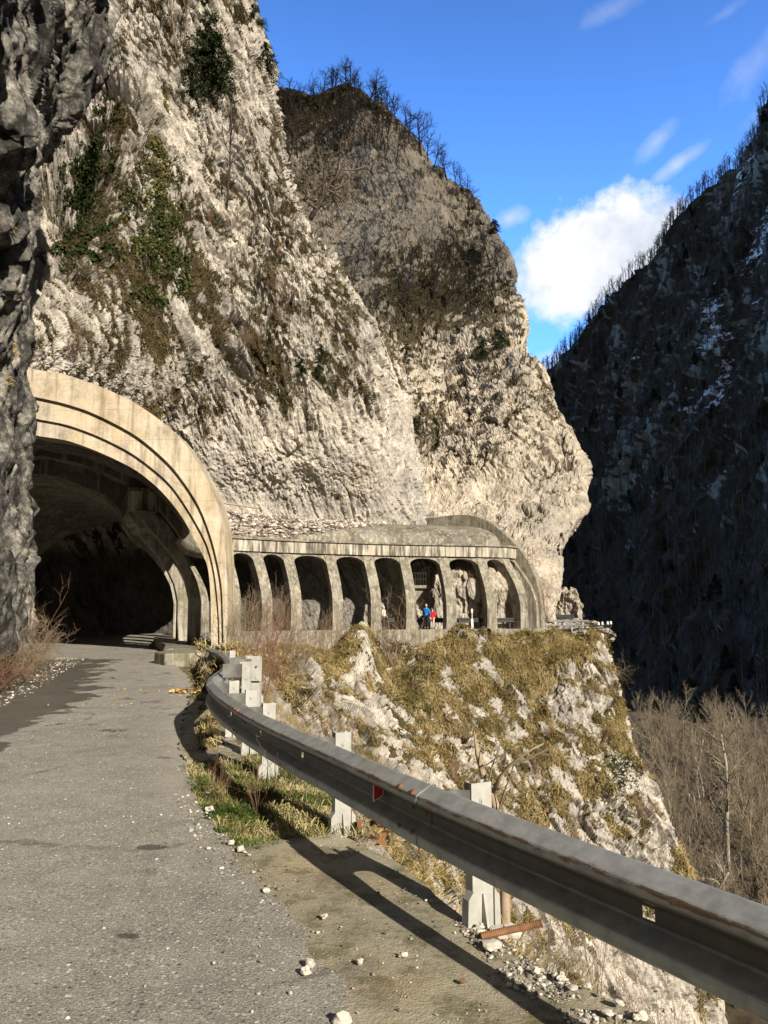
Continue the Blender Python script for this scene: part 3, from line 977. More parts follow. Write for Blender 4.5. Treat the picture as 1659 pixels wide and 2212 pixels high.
# ragged asphalt edge on the valley side
edge_w = np.tile(sstep(0.9, 1.0, np.linspace(0, 1, NC_)), NR_)
tang = np.gradient(A_, axis=0); tang /= np.linalg.norm(tang, axis=1, keepdims=True)
nrm = np.stack([tang[:, 1], -tang[:, 0], tang[:, 2] * 0], -1)
p += np.repeat(nrm, NC_, axis=0) * (0.10 * fbm(p / 0.35, 4, 101) * edge_w)[:, None]
p[:, 2] += 0.012 * fbm(p / 1.3, 3, 103) + 0.006
u_, v_ = proj(p)
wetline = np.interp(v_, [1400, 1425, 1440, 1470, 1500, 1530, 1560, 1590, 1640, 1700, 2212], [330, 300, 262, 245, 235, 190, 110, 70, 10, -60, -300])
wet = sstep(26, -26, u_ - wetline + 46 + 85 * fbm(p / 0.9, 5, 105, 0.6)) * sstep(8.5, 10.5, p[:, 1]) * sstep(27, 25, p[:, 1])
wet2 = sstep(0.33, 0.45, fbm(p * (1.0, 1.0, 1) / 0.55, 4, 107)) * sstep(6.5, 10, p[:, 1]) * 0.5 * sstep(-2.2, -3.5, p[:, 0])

def asphalt():
    m, t, b = new_mat('worn_asphalt')
    n = NT(t)
    big = n.noise(0.5, 6, 0.65)
    mid = n.noise(3.5, 6, 0.7)
    c = n.ramp(n.math('ADD', n.math('MULTIPLY', big, 0.5), n.math('MULTIPLY', mid, 0.5)),
               [(0.36, (0.20, 0.187, 0.16)), (0.5, (0.265, 0.248, 0.212)), (0.64, (0.33, 0.31, 0.265))])
    grit = n.noise(95, 3, 0.8)
    c = n.mix(0.75, c, n.ramp(grit, [(0.35, 0.16), (0.5, 0.5), (0.66, 0.95)]), 'OVERLAY')
    # exposed pebbles of three sizes; each keeps one tone
    for sc_, thr, amt in ((30, 0.25, 0.75), (58, 0.28, 0.7), (14, 0.12, 0.85)):
        d = n.voronoi(sc_)
        rn = n.voronoi(sc_, out='Color')
        sep = n.t.nodes.new('ShaderNodeSeparateColor'); n.link(rn, sep.inputs[0])
        pick_ = n.ramp(sep.outputs[0], [(0.45 if sc_ != 14 else 0.72, 0.0), (0.49 if sc_ != 14 else 0.75, 1.0)])
        inside = n.ramp(n.math('ADD', d, n.math('MULTIPLY', n.math('SUBTRACT', n.noise(120, 2, 0.5), 0.5), 0.12)), [(thr, 1.0), (thr + 0.06, 0.0)])
        tone = n.ramp(sep.outputs[1], [(0.0, (0.055, 0.052, 0.05)), (0.22, (0.09, 0.085, 0.08)), (0.35, (0.42, 0.39, 0.33)), (1.0, (0.70, 0.66, 0.57))])
        c = n.mix(n.math('MULTIPLY', n.math('MULTIPLY', inside, pick_), amt), c, tone)
    # dark oily spots and patches
    sp = n.voronoi(1.5, stretch=(0.8, 1.5, 1))
    spc = n.t.nodes.new('ShaderNodeSeparateColor'); n.link(n.voronoi(1.5, out='Color', stretch=(0.8, 1.5, 1)), spc.inputs[0])
    sp = n.math('ADD', sp, n.math('MULTIPLY', spc.outputs[0], 0.16))
    sp = n.math('ADD', sp, n.math('MULTIPLY', n.math('SUBTRACT', n.noise(14, 4, 0.7), 0.5), 0.16))
    c = n.mix(n.math('MULTIPLY', n.ramp(sp, [(0.13, 1.0), (0.16, 0.0)]), 0.75), c, (0.045, 0.04, 0.034))
    ck = n.math('ADD', n.voronoi(0.45, 'DISTANCE_TO_EDGE'), n.math('MULTIPLY', n.math('SUBTRACT', n.noise(3, 7, 0.75), 0.5), 0.16))
    ckm = n.math('MULTIPLY', n.ramp(ck, [(0.0, 1.0), (0.014, 0.0)]), n.ramp(n.noise(0.5, 4), [(0.48, 0.0), (0.60, 0.55)]))
    c = n.mix(ckm, c, (0.03, 0.027, 0.022))
    dust = n.math('MULTIPLY', n.attr('dust'), n.ramp(n.noise(5, 5, 0.7), [(0.4, 0.2), (0.6, 1.0)]))
    c = n.mix(dust, c, (0.40, 0.37, 0.31))
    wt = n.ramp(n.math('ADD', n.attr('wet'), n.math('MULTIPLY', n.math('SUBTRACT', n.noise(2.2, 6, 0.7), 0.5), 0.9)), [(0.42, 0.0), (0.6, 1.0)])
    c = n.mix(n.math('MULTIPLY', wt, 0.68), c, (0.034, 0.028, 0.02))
    n.link(c, b.inputs['Base Color'])
    n.link(n.ramp(wt, [(0.0, 0.9), (1.0, 0.42)]), b.inputs['Roughness'])
    n.bump(n.math('ADD', n.math('MULTIPLY', n.voronoi(60), 0.5), grit), 0.5, 0.012, b)
    return m
M_ASPH = asphalt()
fr = np.tile(np.linspace(0, 1, NC_), NR_)
dust = sstep(0.86, 1.0, fr) * sstep(5.5, 8.0, p[:, 1]) * sstep(27, 22, p[:, 1])
o = link_mesh('road', np_mesh('road', p, grid_quads(NR_, NC_), attrs={'wet': np.clip(wet + wet2, 0, 1), 'dust': dust * 0.75}), M_ASPH)
tag(o, kind='structure')

# verge (rough ground under and beside the road) out to the drop
DROP_PX = [(1440, 2212), (1155, 2080), (985, 1962), (875, 1866), (775, 1800), (716, 1730), (640, 1655), (588, 1600), (562, 1545), (560, 1500), (548, 1462), (520, 1432), (487, 1412)]
drop = [np.array([6.0, -6, 0]), np.array([4.1, -2, 0]), np.array([2.5, 1.2, 0])] + [onz(u, v) for u, v in DROP_PX]
drop.append(drop[-1] + np.array([-0.6, 4.5, 0]))
NV = 420
D_ = polyline(drop, NV)
nd = np.gradient(D_, axis=0); nd /= np.linalg.norm(nd, axis=1, keepdims=True)
nout = np.stack([nd[:, 1], -nd[:, 0], nd[:, 2] * 0], -1)
steps = [(-3.2, -0.07), (-2.4, -0.065), (-1.7, -0.06), (-1.1, -0.055), (-0.6, -0.055), (-0.2, -0.055), (0.0, -0.08), (0.15, -0.22), (0.45, -0.6), (0.9, -1.2), (1.5, -2.3), (2.2, -4.2), (3.0, -7), (3.6, -11), (4, -16), (4.3, -24)]
rows_ = np.array([D_ + nout * a + np.array([0, 0, b_]) for a, b_ in steps])
G = spline_grid(np.swapaxes(rows_, 0, 1), NV, 110)
p = G.reshape(-1, 3)
far = sstep(-0.05, -0.6, p[:, 2])
gn = grid_normals(G).reshape(-1, 3)
if gn[:, 2].mean() < 0: gn = -gn
dsp = 0.035 * fbm(p / 0.9, 4, 111) + 0.02 * fbm(p / 0.2, 3, 112)
fz, _ = facets(p / 0.8, 113)
p = p + gn * (dsp + far * (0.5 * fbm(p / 2.5, 4, 114) + 0.22 * fz))[:, None]
vg = 0.75 - 0.35 * far + 0.5 * fbm(p / 0.9, 4, 115) * far
M_VERGE = rock_mat('verge_soil', 0.9, fine=4.0, vegcols=[(0.32, (0.055, 0.062, 0.018)), (0.45, (0.13, 0.10, 0.05)), (0.58, (0.20, 0.165, 0.09)), (0.72, (0.30, 0.26, 0.16))])
o = link_mesh('verge', np_mesh('verge', p, grid_quads(NV, 110), attrs={'veg': vg, 'crack': vg * 0}), M_VERGE)
tag(o, kind='structure')
SURF['verge'] = dict(p=p, n=gn, far=far)

# concrete shoulder slabs
M_SLAB = concrete_mat('mossy_concrete', (0.38, 0.345, 0.25), (0.10, 0.092, 0.06), streak=0.0, scale=2.6, warm=0.3, moss=0.6, pale=0.0)
def slab(name, inner_px, outer_px, z, n=90, m_=30, ext=None, thick=0.22, seed=1):
    a = [onz(u, v, 0) for u, v in inner_px]
    b_ = [onz(u, v, 0) for u, v in outer_px]
    if ext:
        a = ext[0] + a; b_ = ext[1] + b_
    a = polyline(a, n); b_ = polyline(b_, n)
    f_ = np.linspace(0, 1, m_)[None, :, None]
    G = a[:, None] * (1 - f_) + b_[:, None] * f_
    q = G.reshape(-1, 3).copy()
    q[:, 2] = z + 0.006 * fbm(q / 0.5, 3, seed)
    fr_ = np.tile(np.linspace(0, 1, m_), n)
    rag = 0.03 * fbm(q / 0.2, 3, seed + 1)
    dirv = np.repeat((b_ - a) / np.maximum(np.linalg.norm(b_ - a, axis=1, keepdims=True), 1e-6), m_, axis=0)
    q += dirv * (rag * (np.where(fr_ < 0.02, 1, 0) + np.where(fr_ > 0.98, 1, 0)))[:, None]
    k = len(q)
    i = np.arange(n * m_).reshape(n, m_)
    rim = np.concatenate([i[0, :], i[1:, -1], i[-1, -2::-1], i[-2:0:-1, 0]])
    low = q[rim] - np.array([0, 0, thick])
    j = np.arange(len(rim)) + k
    side = np.stack([rim, np.roll(rim, -1), np.roll(j, -1), j], -1)
    o = link_mesh(name, np_mesh(name, np.concatenate([q, low]), np.concatenate([grid_quads(n, m_), side])), M_SLAB)
    o.data.polygons.foreach_set('use_smooth', np.zeros(len(o.data.polygons), bool))
    return tag(o, kind='structure')
slab('road_shoulder', [(700, 2212), (600, 2040), (480, 1890), (478, 1826)], [(1425, 2212), (1142, 2080), (975, 1962), (868, 1868), (735, 1800)], -0.004,
     ext=([np.array([0.7, -6, 0]), np.array([0.44, -2.0, 0]), np.array([0.07, 1.2, 0])], [np.array([5.9, -6, 0]), np.array([4.0, -2, 0]), np.array([2.45, 1.2, 0])]), seed=121)
slab('road_shoulder', [(404, 1642), (386, 1612), (394, 1560), (412, 1512)], [(528, 1642), (512, 1600), (500, 1560), (478, 1518)], -0.004, n=40, m_=24, seed=125)

# ================================================================== guardrail
def zinc():
    m, t, b = new_mat('weathered_zinc')
    n = NT(t)
    c = n.ramp(n.noise(9, 7, 0.65), [(0.3, (0.23, 0.238, 0.24)), (0.5, (0.33, 0.338, 0.338)), (0.7, (0.42, 0.425, 0.42))])
    c = n.mix(n.math('MULTIPLY', n.ramp(n.noise(3, 6, 0.7, stretch=(1, 1, 5)), [(0.50, 0.0), (0.66, 1.0)]), 0.4), c, (0.20, 0.20, 0.195))
    rs = n.ramp(n.math('ADD', n.attr('rust'), n.math('MULTIPLY', n.math('SUBTRACT', n.noise(5, 8, 0.75, stretch=(2.5, 0.8, 8)), 0.5), 1.5)), [(0.62, 0.0), (0.72, 1.0)])
    c = n.mix(n.math('MULTIPLY', rs, 0.85), c, (0.16, 0.085, 0.045))
    scr = n.ramp(n.noise(26, 5, 0.7, stretch=(0.5, 0.3, 3)), [(0.62, 0.0), (0.68, 1.0)])
    c = n.mix(n.math('MULTIPLY', scr, n.math('MULTIPLY', n.attr('rust'), 0.8)), c, (0.13, 0.10, 0.085))
    n.link(c, b.inputs['Base Color'])
    dt = n.ramp(n.math('ADD', n.attr('shade_dirt'), n.math('MULTIPLY', n.math('SUBTRACT', n.noise(7, 6, 0.7, stretch=(1, 1, 2)), 0.5), 0.5)), [(0.35, 0.0), (0.7, 1.0)])
    c = n.mix(n.math('MULTIPLY', dt, 0.82), c, (0.045, 0.037, 0.028))  # shade of the hollow painted in along with road grime
    n.link(c, b.inputs['Base Color'])
    b.inputs['Metallic'].default_value = 0.3
    b.inputs['Roughness'].default_value = 0.5
    n.bump(n.noise(40, 4, 0.6), 0.12, 0.004, b)
    return m
M_ZINC = zinc()
M_POST = flat_mat('pale_zinc', (0.38, 0.375, 0.34), 0.65, 0.18, 9, 0.1)
M_DARKZ = flat_mat('dull_zinc', (0.15, 0.15, 0.14), 0.7, 0.25, 9, 0.1)
M_RUST = flat_mat('rusty_steel', (0.21, 0.105, 0.055), 0.85, 0.45, 14)
M_DARKSTEEL = flat_mat('dark_steel', (0.05, 0.05, 0.05), 0.6, 0.3, 10)
M_WHITE = flat_mat('white_paint', (0.72, 0.70, 0.65), 0.6, 0.08, 6)
M_RED = flat_mat('red_reflector', (0.50, 0.035, 0.03), 0.35, 0.1, 6)

def rail_pt(u, v, z, Y=None):
    q = onz(u, v, z) if Y is None else at(u, v, Y)
    return q
RZ = 0.70   # top edge of the beam as the photo shows it, at this height
TOP = [(1659, 1958), (1330, 1842), (1000, 1722), (850, 1661), (710, 1603), (610, 1561), (547, 1532), (492, 1500), (462, 1474), (462, 1462), (480, 1448), (496, 1434), (498, 1424), (488, 1411), (470, 1404), (452, 1399)]
rp = [np.array([3.35, -1.2, RZ]), np.array([2.42, 0.5, RZ])] + [onz(u, v, RZ) for u, v in TOP[:9]] + \
     [onz(463, 1461, RZ + 0.02), onz(472, 1452, RZ + 0.04), onz(486, 1442, RZ + 0.05), onz(497, 1432, RZ + 0.04), onz(496, 1424, RZ), onz(486, 1413, RZ - 0.02), onz(470, 1405, RZ - 0.05), onz(452, 1399, RZ - 0.05)]
rp = np.array(rp)
rail_path = polyline(rp, 400)
PROF = [(-.156, .004), (-.154, .010), (-.118, .074), (-.113, .080), (-.105, .083), (-.078, .083), (-.070, .080), (-.065, .074), (-.034, .010), (-.028, .004), (-.020, .001),
        (.020, .001), (.028, .004), (.034, .010), (.065, .074), (.070, .080), (.078, .083), (.105, .083), (.113, .080), (.118, .074), (.154, .010), (.156, .004)]
PROF = [(z * 1.14 - 0.022, d * 1.1) for z, d in PROF]
rt = np.gradient(rail_path, axis=0); rt[:, 2] = 0; rt /= np.linalg.norm(rt, axis=1, keepdims=True)
r_road = np.stack([-rt[:, 1], rt[:, 0], rt[:, 2]], -1)      # towards the road
rs_len = np.concatenate([[0], np.cumsum(np.linalg.norm(np.diff(rail_path, axis=0), axis=1))])

def rail_frame(s):
    q = np.array([np.interp(s, rs_len, rail_path[:, k]) for k in range(3)])
    n_ = np.array([np.interp(s, rs_len, r_road[:, k]) for k in range(3)]); n_ /= np.linalg.norm(n_)
    t_ = np.array([n_[1], -n_[0], 0])
    return q, n_, t_

def rail_s_at_Y(y): return float(np.interp(y, rail_path[:, 1], rs_len))

GR = empty('guardrail', (float(rail_path[150][0]), float(rail_path[150][1]), 0))
tag(GR, 'galvanised steel crash barrier bending along the edge of the drop, its beam scraped and rusty', 'guardrail')
GRO = np.array(GR.location)
def beam(s0, s1, off, slots):
    n = max(12, int((s1 - s0) / 0.06))
    ss = np.linspace(s0, s1, n)
    front, back, rust, shade_dirt = [], [], [], []
    for s in ss:
        q, nn_, tt = rail_frame(s)
        c = q - np.array([0, 0, 0.156])
        dent = 0.003 * math.sin(s * 2.3) + 0.0015 * math.sin(s * 7.1)
        for z, d in PROF:
            front.append(c + nn_ * (d + off + dent * (d / 0.083)) + np.array([0, 0, z]))
            shade_dirt.append(float(sstep(0.085, 0.05, z) * sstep(-0.062, -0.045, z) + 0.45 * sstep(-0.14, -0.17, z)))  # hollow and lower lip: painted shade together with grime
            rust.append(0.80 * math.exp(-((z - 0.093) / 0.028) ** 2) + 0.2 * math.exp(-((z + 0.15) / 0.02) ** 2))
        for z, d in PROF:
            back.append(c + nn_ * (d + off + dent * (d / 0.083) - 0.005) + np.array([0, 0, z]))
    m_ = len(PROF)
    V = np.concatenate([front, back]) - GRO
    k = n * m_
    fq = grid_quads(n, m_)
    # slotted bolt holes: leave out faces in the middle web
    holes = set()
    for s in slots:
        i = int((s - s0) / (s1 - s0) * (n - 1))
        if 0 <= i < n - 1: holes.add(i * (m_ - 1) + 10)
    keep = np.array([j not in holes for j in range(len(fq))])
    fqk = fq[keep]
    i = np.arange(k).reshape(n, m_)
    rim = np.concatenate([i[0, :], i[1:, -1], i[-1, -2::-1], i[-2:0:-1, 0]])
    side = np.stack([rim, np.roll(rim, -1), np.roll(rim, -1) + k, rim + k], -1)
    me = np_mesh('rail_beam', V, np.concatenate([fqk, fqk[:, ::-1] + k, side[:, ::-1]]), smooth=False, attrs={'rust': rust + rust, 'shade_dirt': shade_dirt + [0.0] * len(shade_dirt)})
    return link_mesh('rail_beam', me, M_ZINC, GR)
s_a, s_b, s_c = rail_s_at_Y(4.32), rail_s_at_Y(7.75), rail_s_at_Y(10.4)
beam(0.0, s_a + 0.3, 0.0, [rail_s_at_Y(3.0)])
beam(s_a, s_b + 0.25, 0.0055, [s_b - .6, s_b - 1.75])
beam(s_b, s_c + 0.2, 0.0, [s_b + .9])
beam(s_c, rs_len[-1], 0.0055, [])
def bolt(s, z, off, big=0.016, mat=None, par=None):
    q, nn_, tt = rail_frame(s)
    c = Vector(q - np.array([0, 0, 0.156 - z]) + nn_ * off - GRO)
    mb = MB(); nv = Vector(nn_)
    mb.tube([c, c + nv * 0.006, c + nv * 0.011, c + nv * 0.013], [big, big * 0.95, big * 0.7, big * 0.2], 10)
    return mb.obj('bolt', mat or M_RUST, par or GR, smooth=True)
# the lapped joints: pairs of rusty domed bolts on the crest and below
for sj in (s_a, s_b):
    for ds in (0.06, 0.21):
        q, nn_, tt = rail_frame(sj + ds)
        c = Vector(q - np.array([0, 0, 0.156 - 0.112]) + nn_ * 0.085 - GRO)
        up = (Vector(nn_) * 0.75 + Vector((0, 0, 0.65))).normalized()
        tv = Vector(tt)
        MB().tube([c, c + up * 0.008, c + up * 0.014, c + up * 0.016], [0.021, 0.02, 0.013, 0.004], 10).obj('bolt', M_RUST, GR, smooth=True)
        bolt(sj + ds, -0.1, 0.088)
        bolt(sj + ds, 0.0, 0.006, 0.02)

def post(s, lean=0.0, h=0.72, drop=0.10, far=False, off=0.22, rot=0.0, web=0.13):
    """channel post behind the beam: web, two flanges, spacer, foot with gussets"""
    q, nn_, tt = rail_frame(s)
    base = q * np.array([1, 1, 0]) - nn_ * off + np.array([0, 0, -drop])
    yaw = math.atan2(tt[1], tt[0]) + rot
    # local axes: x across the rail (away from the road), y along it
    ax = Vector((-nn_[0], -nn_[1], 0)); ay = Vector((tt[0], tt[1], 0))
    if ay.y < 0: ay = -ay
    Mr = Matrix((ax, ay, Vector((0, 0, 1)))).transposed()
    if rot: Mr = Matrix.Rotation(rot, 3, 'Z') @ Mr
    P0 = Vector(base - GRO)
    def T(v): return P0 + Mr @ Vector(v)
    H = h + drop
    mb = MB()
    def plate(x0, x1, y0, y1, z0, z1, m=None):
        m = m or mb
        vs = [T((x, y, z)) for z in (z0, z1) for x, y in ((x0, y0), (x1, y0), (x1, y1), (x0, y1))]
        m.add(vs, [(0, 3, 2, 1), (4, 5, 6, 7), (0, 1, 5, 4), (1, 2, 6, 5), (2, 3, 7, 6), (3, 0, 4, 7)])
        return m
    w2 = web / 2
    plate(-w2, w2, 0, 0.006, 0, H)
    plate(-w2, -w2 + 0.006, 0.006, 0.07, 0, H)
    plate(w2 - 0.006, w2, 0.006, 0.07, 0, H)
    plate(w2 - 0.028, w2 - 0.006, 0.064, 0.07, 0, H)
    plate(-w2 + 0.006, -w2 + 0.028, 0.064, 0.07, 0, H)
    po = mb.obj('post', M_POST, GR)
    # foot: gussets left, right and one fin on the web
    g = MB()
    for sx in (-1, 1):
        x0 = sx * w2
        vs = [T((x0 + sx * 0.002, -0.012, 0)), T((x0 + sx * 0.04, -0.012, 0)), T((x0 + sx * 0.034, -0.012, 0.15)), T((x0 + sx * 0.002, -0.012, 0.19)),
              T((x0 + sx * 0.002, 0.05, 0)), T((x0 + sx * 0.04, 0.05, 0)), T((x0 + sx * 0.034, 0.05, 0.15)), T((x0 + sx * 0.002, 0.05, 0.19))]
        g.add(vs, [(0, 1, 2, 3), (7, 6, 5, 4), (0, 4, 5, 1), (1, 5, 6, 2), (2, 6, 7, 3), (3, 7, 4, 0)])
    vs = [T((-0.006, -0.001, 0)), T((0.006, -0.001, 0)), T((0.006, -0.001, 0.17)), T((-0.006, -0.001, 0.17)), T((-0.006, -0.05, 0)), T((0.006, -0.05, 0)), T((0.006, -0.012, 0.17)), T((-0.006, -0.012, 0.17))]
    g.add(vs, [(0, 1, 2, 3), (7, 6, 5, 4), (0, 4, 5, 1), (1, 5, 6, 2), (2, 6, 7, 3), (3, 7, 4, 0)])
    g.obj('gusset', M_POST, po)
    # spacer bracket to the beam: a bent strap
    sp = MB()
    pts = []
    d0 = off - w2
    for k in range(9):
        a = k / 8
        pts.append(((-w2 - d0 * a), 0.01 + 0.05 * math.sin(a * math.pi)))
    zt, zb = H - 0.035, H - 0.24
    fr_, bk_ = [], []
    rings = []
    for x, y in pts:
        rings.append([T((x, y, zb)), T((x, y + 0.006, zb)), T((x, y + 0.006, zt)), T((x, y, zt))])
    sp.loft(rings)
    sp.obj('spacer', M_DARKZ, po)
    for zz in (H - 0.09, H - 0.26):
        c = T((0.0, -0.0005, zz)); nv = Mr @ Vector((0, -1, 0))
        MB().tube([c, c + nv * 0.004, c + nv * 0.0045, c + nv * 0.012], [0.019, 0.019, 0.011, 0.010], 6).obj('bolt', M_DARKSTEEL if False else M_POST, po)
    return po
M_BOLT = M_POST
for y, dr, kw in ((4.18, 0.02, {}), (5.9, 0.05, {}), (7.75, 0.05, {}), (9.0, 0.02, dict(off=0.30)), (10.2, 0.0, dict(off=0.26)), (11.9, 0.0, dict(off=0.36, h=0.86)), (14.0, 0.05, dict(off=0.5, h=0.80)), (15.8, 0.05, dict(off=0.42)), (17.8, 0.05, {}), (1.6, 0.0, {})):
    post(rail_s_at_Y(y), drop=dr, **kw)
# end plate and extra post of the older barrier run that stands behind the bend
pl = at(541, 1450, 12.3)
mb = MB().box(Vector(pl) - Vector(GRO), (0.34, 0.012, 0.30)); o = mb.obj('tie_plate', M_POST, GR)
for dx, dz in ((0.09, 0.07), (0.1, -0.10), (-0.1, 0.07)):
    c = Vector(pl) - Vector(GRO) + Vector((dx, -0.007, dz))
    MB().tube([c, c + Vector((0, -0.012, 0))], [0.022, 0.02], 8).obj('bolt', M_RUST if dz > 0 and dx > 0 else M_POST, o)
pp = at(552, 1470, 12.35)
mb = MB().box((float(pp[0]), 12.36, 0.36), (0.13, 0.008, 1.12)); mb.box((float(pp[0]) + 0.068, 12.40, 0.36), (0.008, 0.09, 1.12)); mb.box((float(pp[0]) - 0.068, 12.40, 0.36), (0.008, 0.09, 1.12))
mb.v = [tuple(np.array(q) - GRO) for q in mb.v]
mb.obj('post', M_POST, GR)
mb = MB().tube([Vector(at(530, 1462, 12.6)) - Vector(GRO), Vector(at(543, 1502, 12.6)) - Vector(GRO)], 0.012, 6); mb.obj('brace', M_POST, GR)
# red trapezoid reflector in the hollow of the beam
q, nn_, tt = rail_frame(rail_s_at_Y(4.85))
tv = Vector(-tt) if tt[1] > 0 else Vector(tt)   # towards the camera
c = Vector(q - np.array([0, 0, 0.156]) + nn_ * 0.045 - GRO)
nv = Vector(nn_)
def trap(k, dy):
    a = [c + nv * (-0.035 * k) + Vector((0, 0, 0.02 * k)), c + nv * (-0.035 * k) + Vector((0, 0, -0.02 * k)), c + nv * 0.035 * k + Vector((0, 0, -0.055 * k)), c + nv * 0.035 * k + Vector((0, 0, 0.055 * k))]
    return [x + tv * dy for x in a]
MB().loft([trap(1.0, 0.0), trap(1.0, 0.004)]).obj('reflector', M_WHITE, GR)
MB().loft([trap(0.8, 0.0045), trap(0.8, 0.0065)]).obj('reflector_lens', M_RED, GR)

# ================================================================== portal of the gallery
M_PORTAL = concrete_mat('warm_stained_concrete', (0.62, 0.53, 0.39), (0.20, 0.165, 0.115), streak=0.6, scale=1.3, warm=0.5, pale=0.4)
M_CONC = concrete_mat('grey_stained_concrete', (0.30, 0.275, 0.22), (0.07, 0.065, 0.052), streak=0.7, scale=1.9, warm=0.12, moss=0.5, pale=0.35)
M_FASCIA = concrete_mat('streaked_concrete', (0.50, 0.455, 0.365), (0.24, 0.21, 0.165), streak=0.9, scale=1.8, warm=0.2, moss=0.1, st=(0.45, 0.56), pale=0.6)
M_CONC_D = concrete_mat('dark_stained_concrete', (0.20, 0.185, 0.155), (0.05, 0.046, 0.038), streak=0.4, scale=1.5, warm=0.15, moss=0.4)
YP = 27.0
C_OUT = [(82, 803), (139, 812), (208, 834), (299, 876), (389, 945), (451, 1039), (479, 1112), (490, 1188), (494, 1290), (495, 1398)]
C_A = [(69, 864), (139, 874), (208, 897), (299, 945), (375, 1011), (431, 1091), (462, 1171), (481, 1258), (485, 1330), (487, 1398)]
C_B = [(85, 907), (146, 919), (215, 944), (292, 984), (365, 1043), (410, 1105), (448, 1175), (465, 1240), (474, 1327), (477, 1398)]
C_IN = [(85, 942), (146, 952), (215, 977), (292, 1015), (347, 1060), (392, 1115), (427, 1178), (448, 1223), (455, 1293), (457, 1398)]
XC = float(at(58, 900, YP)[0])
def arch_curve(px, n=40):
    q = [at(u, v, YP) for u, v in px]
    q = [(a[0], a[2]) for a in q]
    q[-1] = (q[-1][0], 0.0)
    ap = (XC, q[0][1] + (0.12 if px[0][0] > 60 else 0.05))
    half = [ap] + [a for a in q if a[0] > XC + 0.15]
    half = polyline(np.array(half), n)
    mir = half[::-1].copy(); mir[:, 0] = 2 * XC - mir[:, 0]
    return np.concatenate([mir[:-1], half])
A_OUT, A_A, A_B, A_IN = [arch_curve(c) for c in (C_OUT, C_A, C_B, C_IN)]
PO = np.array([XC, YP, 0.0])
PORTAL = empty('tunnel_portal', tuple(PO))
tag(PORTAL, 'wide stepped concrete arch over the road, stained ochre, at the mouth of the rock gallery', 'portal')
def arch_ring(name, outer, inner, y0, y1, mat, parent, org, lip=0.0):
    n = len(outer)
    rng = np.random.RandomState(len(name))
    V = []
    for y in (y0, y1):
        for c in (outer, inner):
            for i in range(n):
                V.append((c[i, 0], y, c[i, 1]))
    V = np.array(V) - org
    fs = []
    o0, i0, o1, i1 = 0, n, 2 * n, 3 * n
    for i in range(n - 1):
        fs += [(o0 + i, o0 + i + 1, i0 + i + 1, i0 + i), (o1 + i + 1, o1 + i, i1 + i, i1 + i + 1),
               (o0 + i + 1, o0 + i, o1 + i, o1 + i + 1), (i0 + i, i0 + i + 1, i1 + i + 1, i1 + i)]
    for i in (0, n - 1):
        fs.append((o0 + i, i0 + i, i1 + i, o1 + i))
    mb = MB().add(V, fs)
    o = mb.obj(name, mat, parent)
    for pl_ in o.data.polygons: pl_.use_smooth = False
    return o
def shrink(c, d):
    """offset a half-arch polyline inward by d"""
    t = np.gradient(c, axis=0); t /= np.linalg.norm(t, axis=1, keepdims=True)
    return c + np.stack([t[:, 1], -t[:, 0]], -1) * -d if False else c - np.stack([-t[:, 1], t[:, 0]], -1) * d
arch_ring('outer_ring', A_OUT, A_A, YP - 0.26, YP + 1.2, M_PORTAL, PORTAL, PO)
arch_ring('middle_ring', A_A + np.array([0, 0.0]), A_B, YP - 0.12, YP + 1.18, M_PORTAL, PORTAL, PO)
arch_ring('inner_ring', A_B, A_IN, YP + 0.0, YP + 1.16, M_PORTAL, PORTAL, PO)

# ================================================================== gallery
# line of the piers: (x, y) of the outer foot, from just inside the portal round the cove
PIERS_A = [(-7.3, 30.4), (-8.7, 33.8), (-9.7, 36.9), (-10.4, 39.9), (-10.8, 42.6), (-10.5, 45.2)]
def bay(u, Y): return (float((u - PW / 2) / FPX * Y * 1.0), Y)
PIERS_B = []
for u, v, Y in ((508, 1358, 47.4), (577, 1359, 48.6), (640, 1359, 49.7), (730, 1360, 50.8), (813, 1360, 51.8), (889, 1358, 52.5), (976, 1357, 53.1), (1064, 1355, 53.8), (1134, 1353, 54.6), (1166, 1351, 56.3)):
    q = at(u, v, Y); PIERS_B.append((float(q[0]), Y))
GAL = empty('rock_gallery', (PIERS_B[0][0], PIERS_B[0][1], 0))
tag(GAL, 'grey concrete avalanche gallery with a row of leaning piers and arched bays under the cliff', 'gallery')
GO = np.array(GAL.location)
FLOORZ = 0.35
PZ = np.array([-0.4, FLOORZ, 2.0, 2.7, 3.5, 4.3, 5.0, 5.5])
PF = np.array([0, 0, 0.02, 0.16, 0.55, 1.08, 1.62, 2.0])
def lean(z): return float(np.interp(z, PZ, PF))
allp = PIERS_A + PIERS_B
def frame_at(k, lst):
    a = np.array(lst[max(k - 1, 0)]); b_ = np.array(lst[min(k + 1, len(lst) - 1)])
    t = (b_ - a) / np.linalg.norm(b_ - a)
    return np.array(lst[k]), t, np.array([-t[1], t[0]])      # inward is to the left of travel
def G3(p2, z): return np.array([p2[0], p2[1], z]) - GO
def pier(c, t, n_, w=0.72, d=0.85, name='pier', mat=None, wl=None):
    mb = MB()
    rings = []
    for z in (-0.6, 0.35, 0.9, 1.6, 2.0, 2.4, 2.8, 3.2, 3.6, 4.0, 4.4, 4.8, 5.15, 5.5):
        o_ = lean(z)
        dd = d + 0.25 * sstep(3.2, 5.5, np.array(z))
        ww = w * (1.0 + 0.10 * float(sstep(0.9, 0.3, np.array(z))))
        rings.append([G3(c + t * a * ww / 2 + n_ * (o_ + b_ * dd), z) for a, b_ in ((-1, 0), (1, 0), (1, 1), (-1, 1))])
    mb.loft(rings)
    return mb.obj(name, mat or M_CONC, GAL, bevel=0.03)
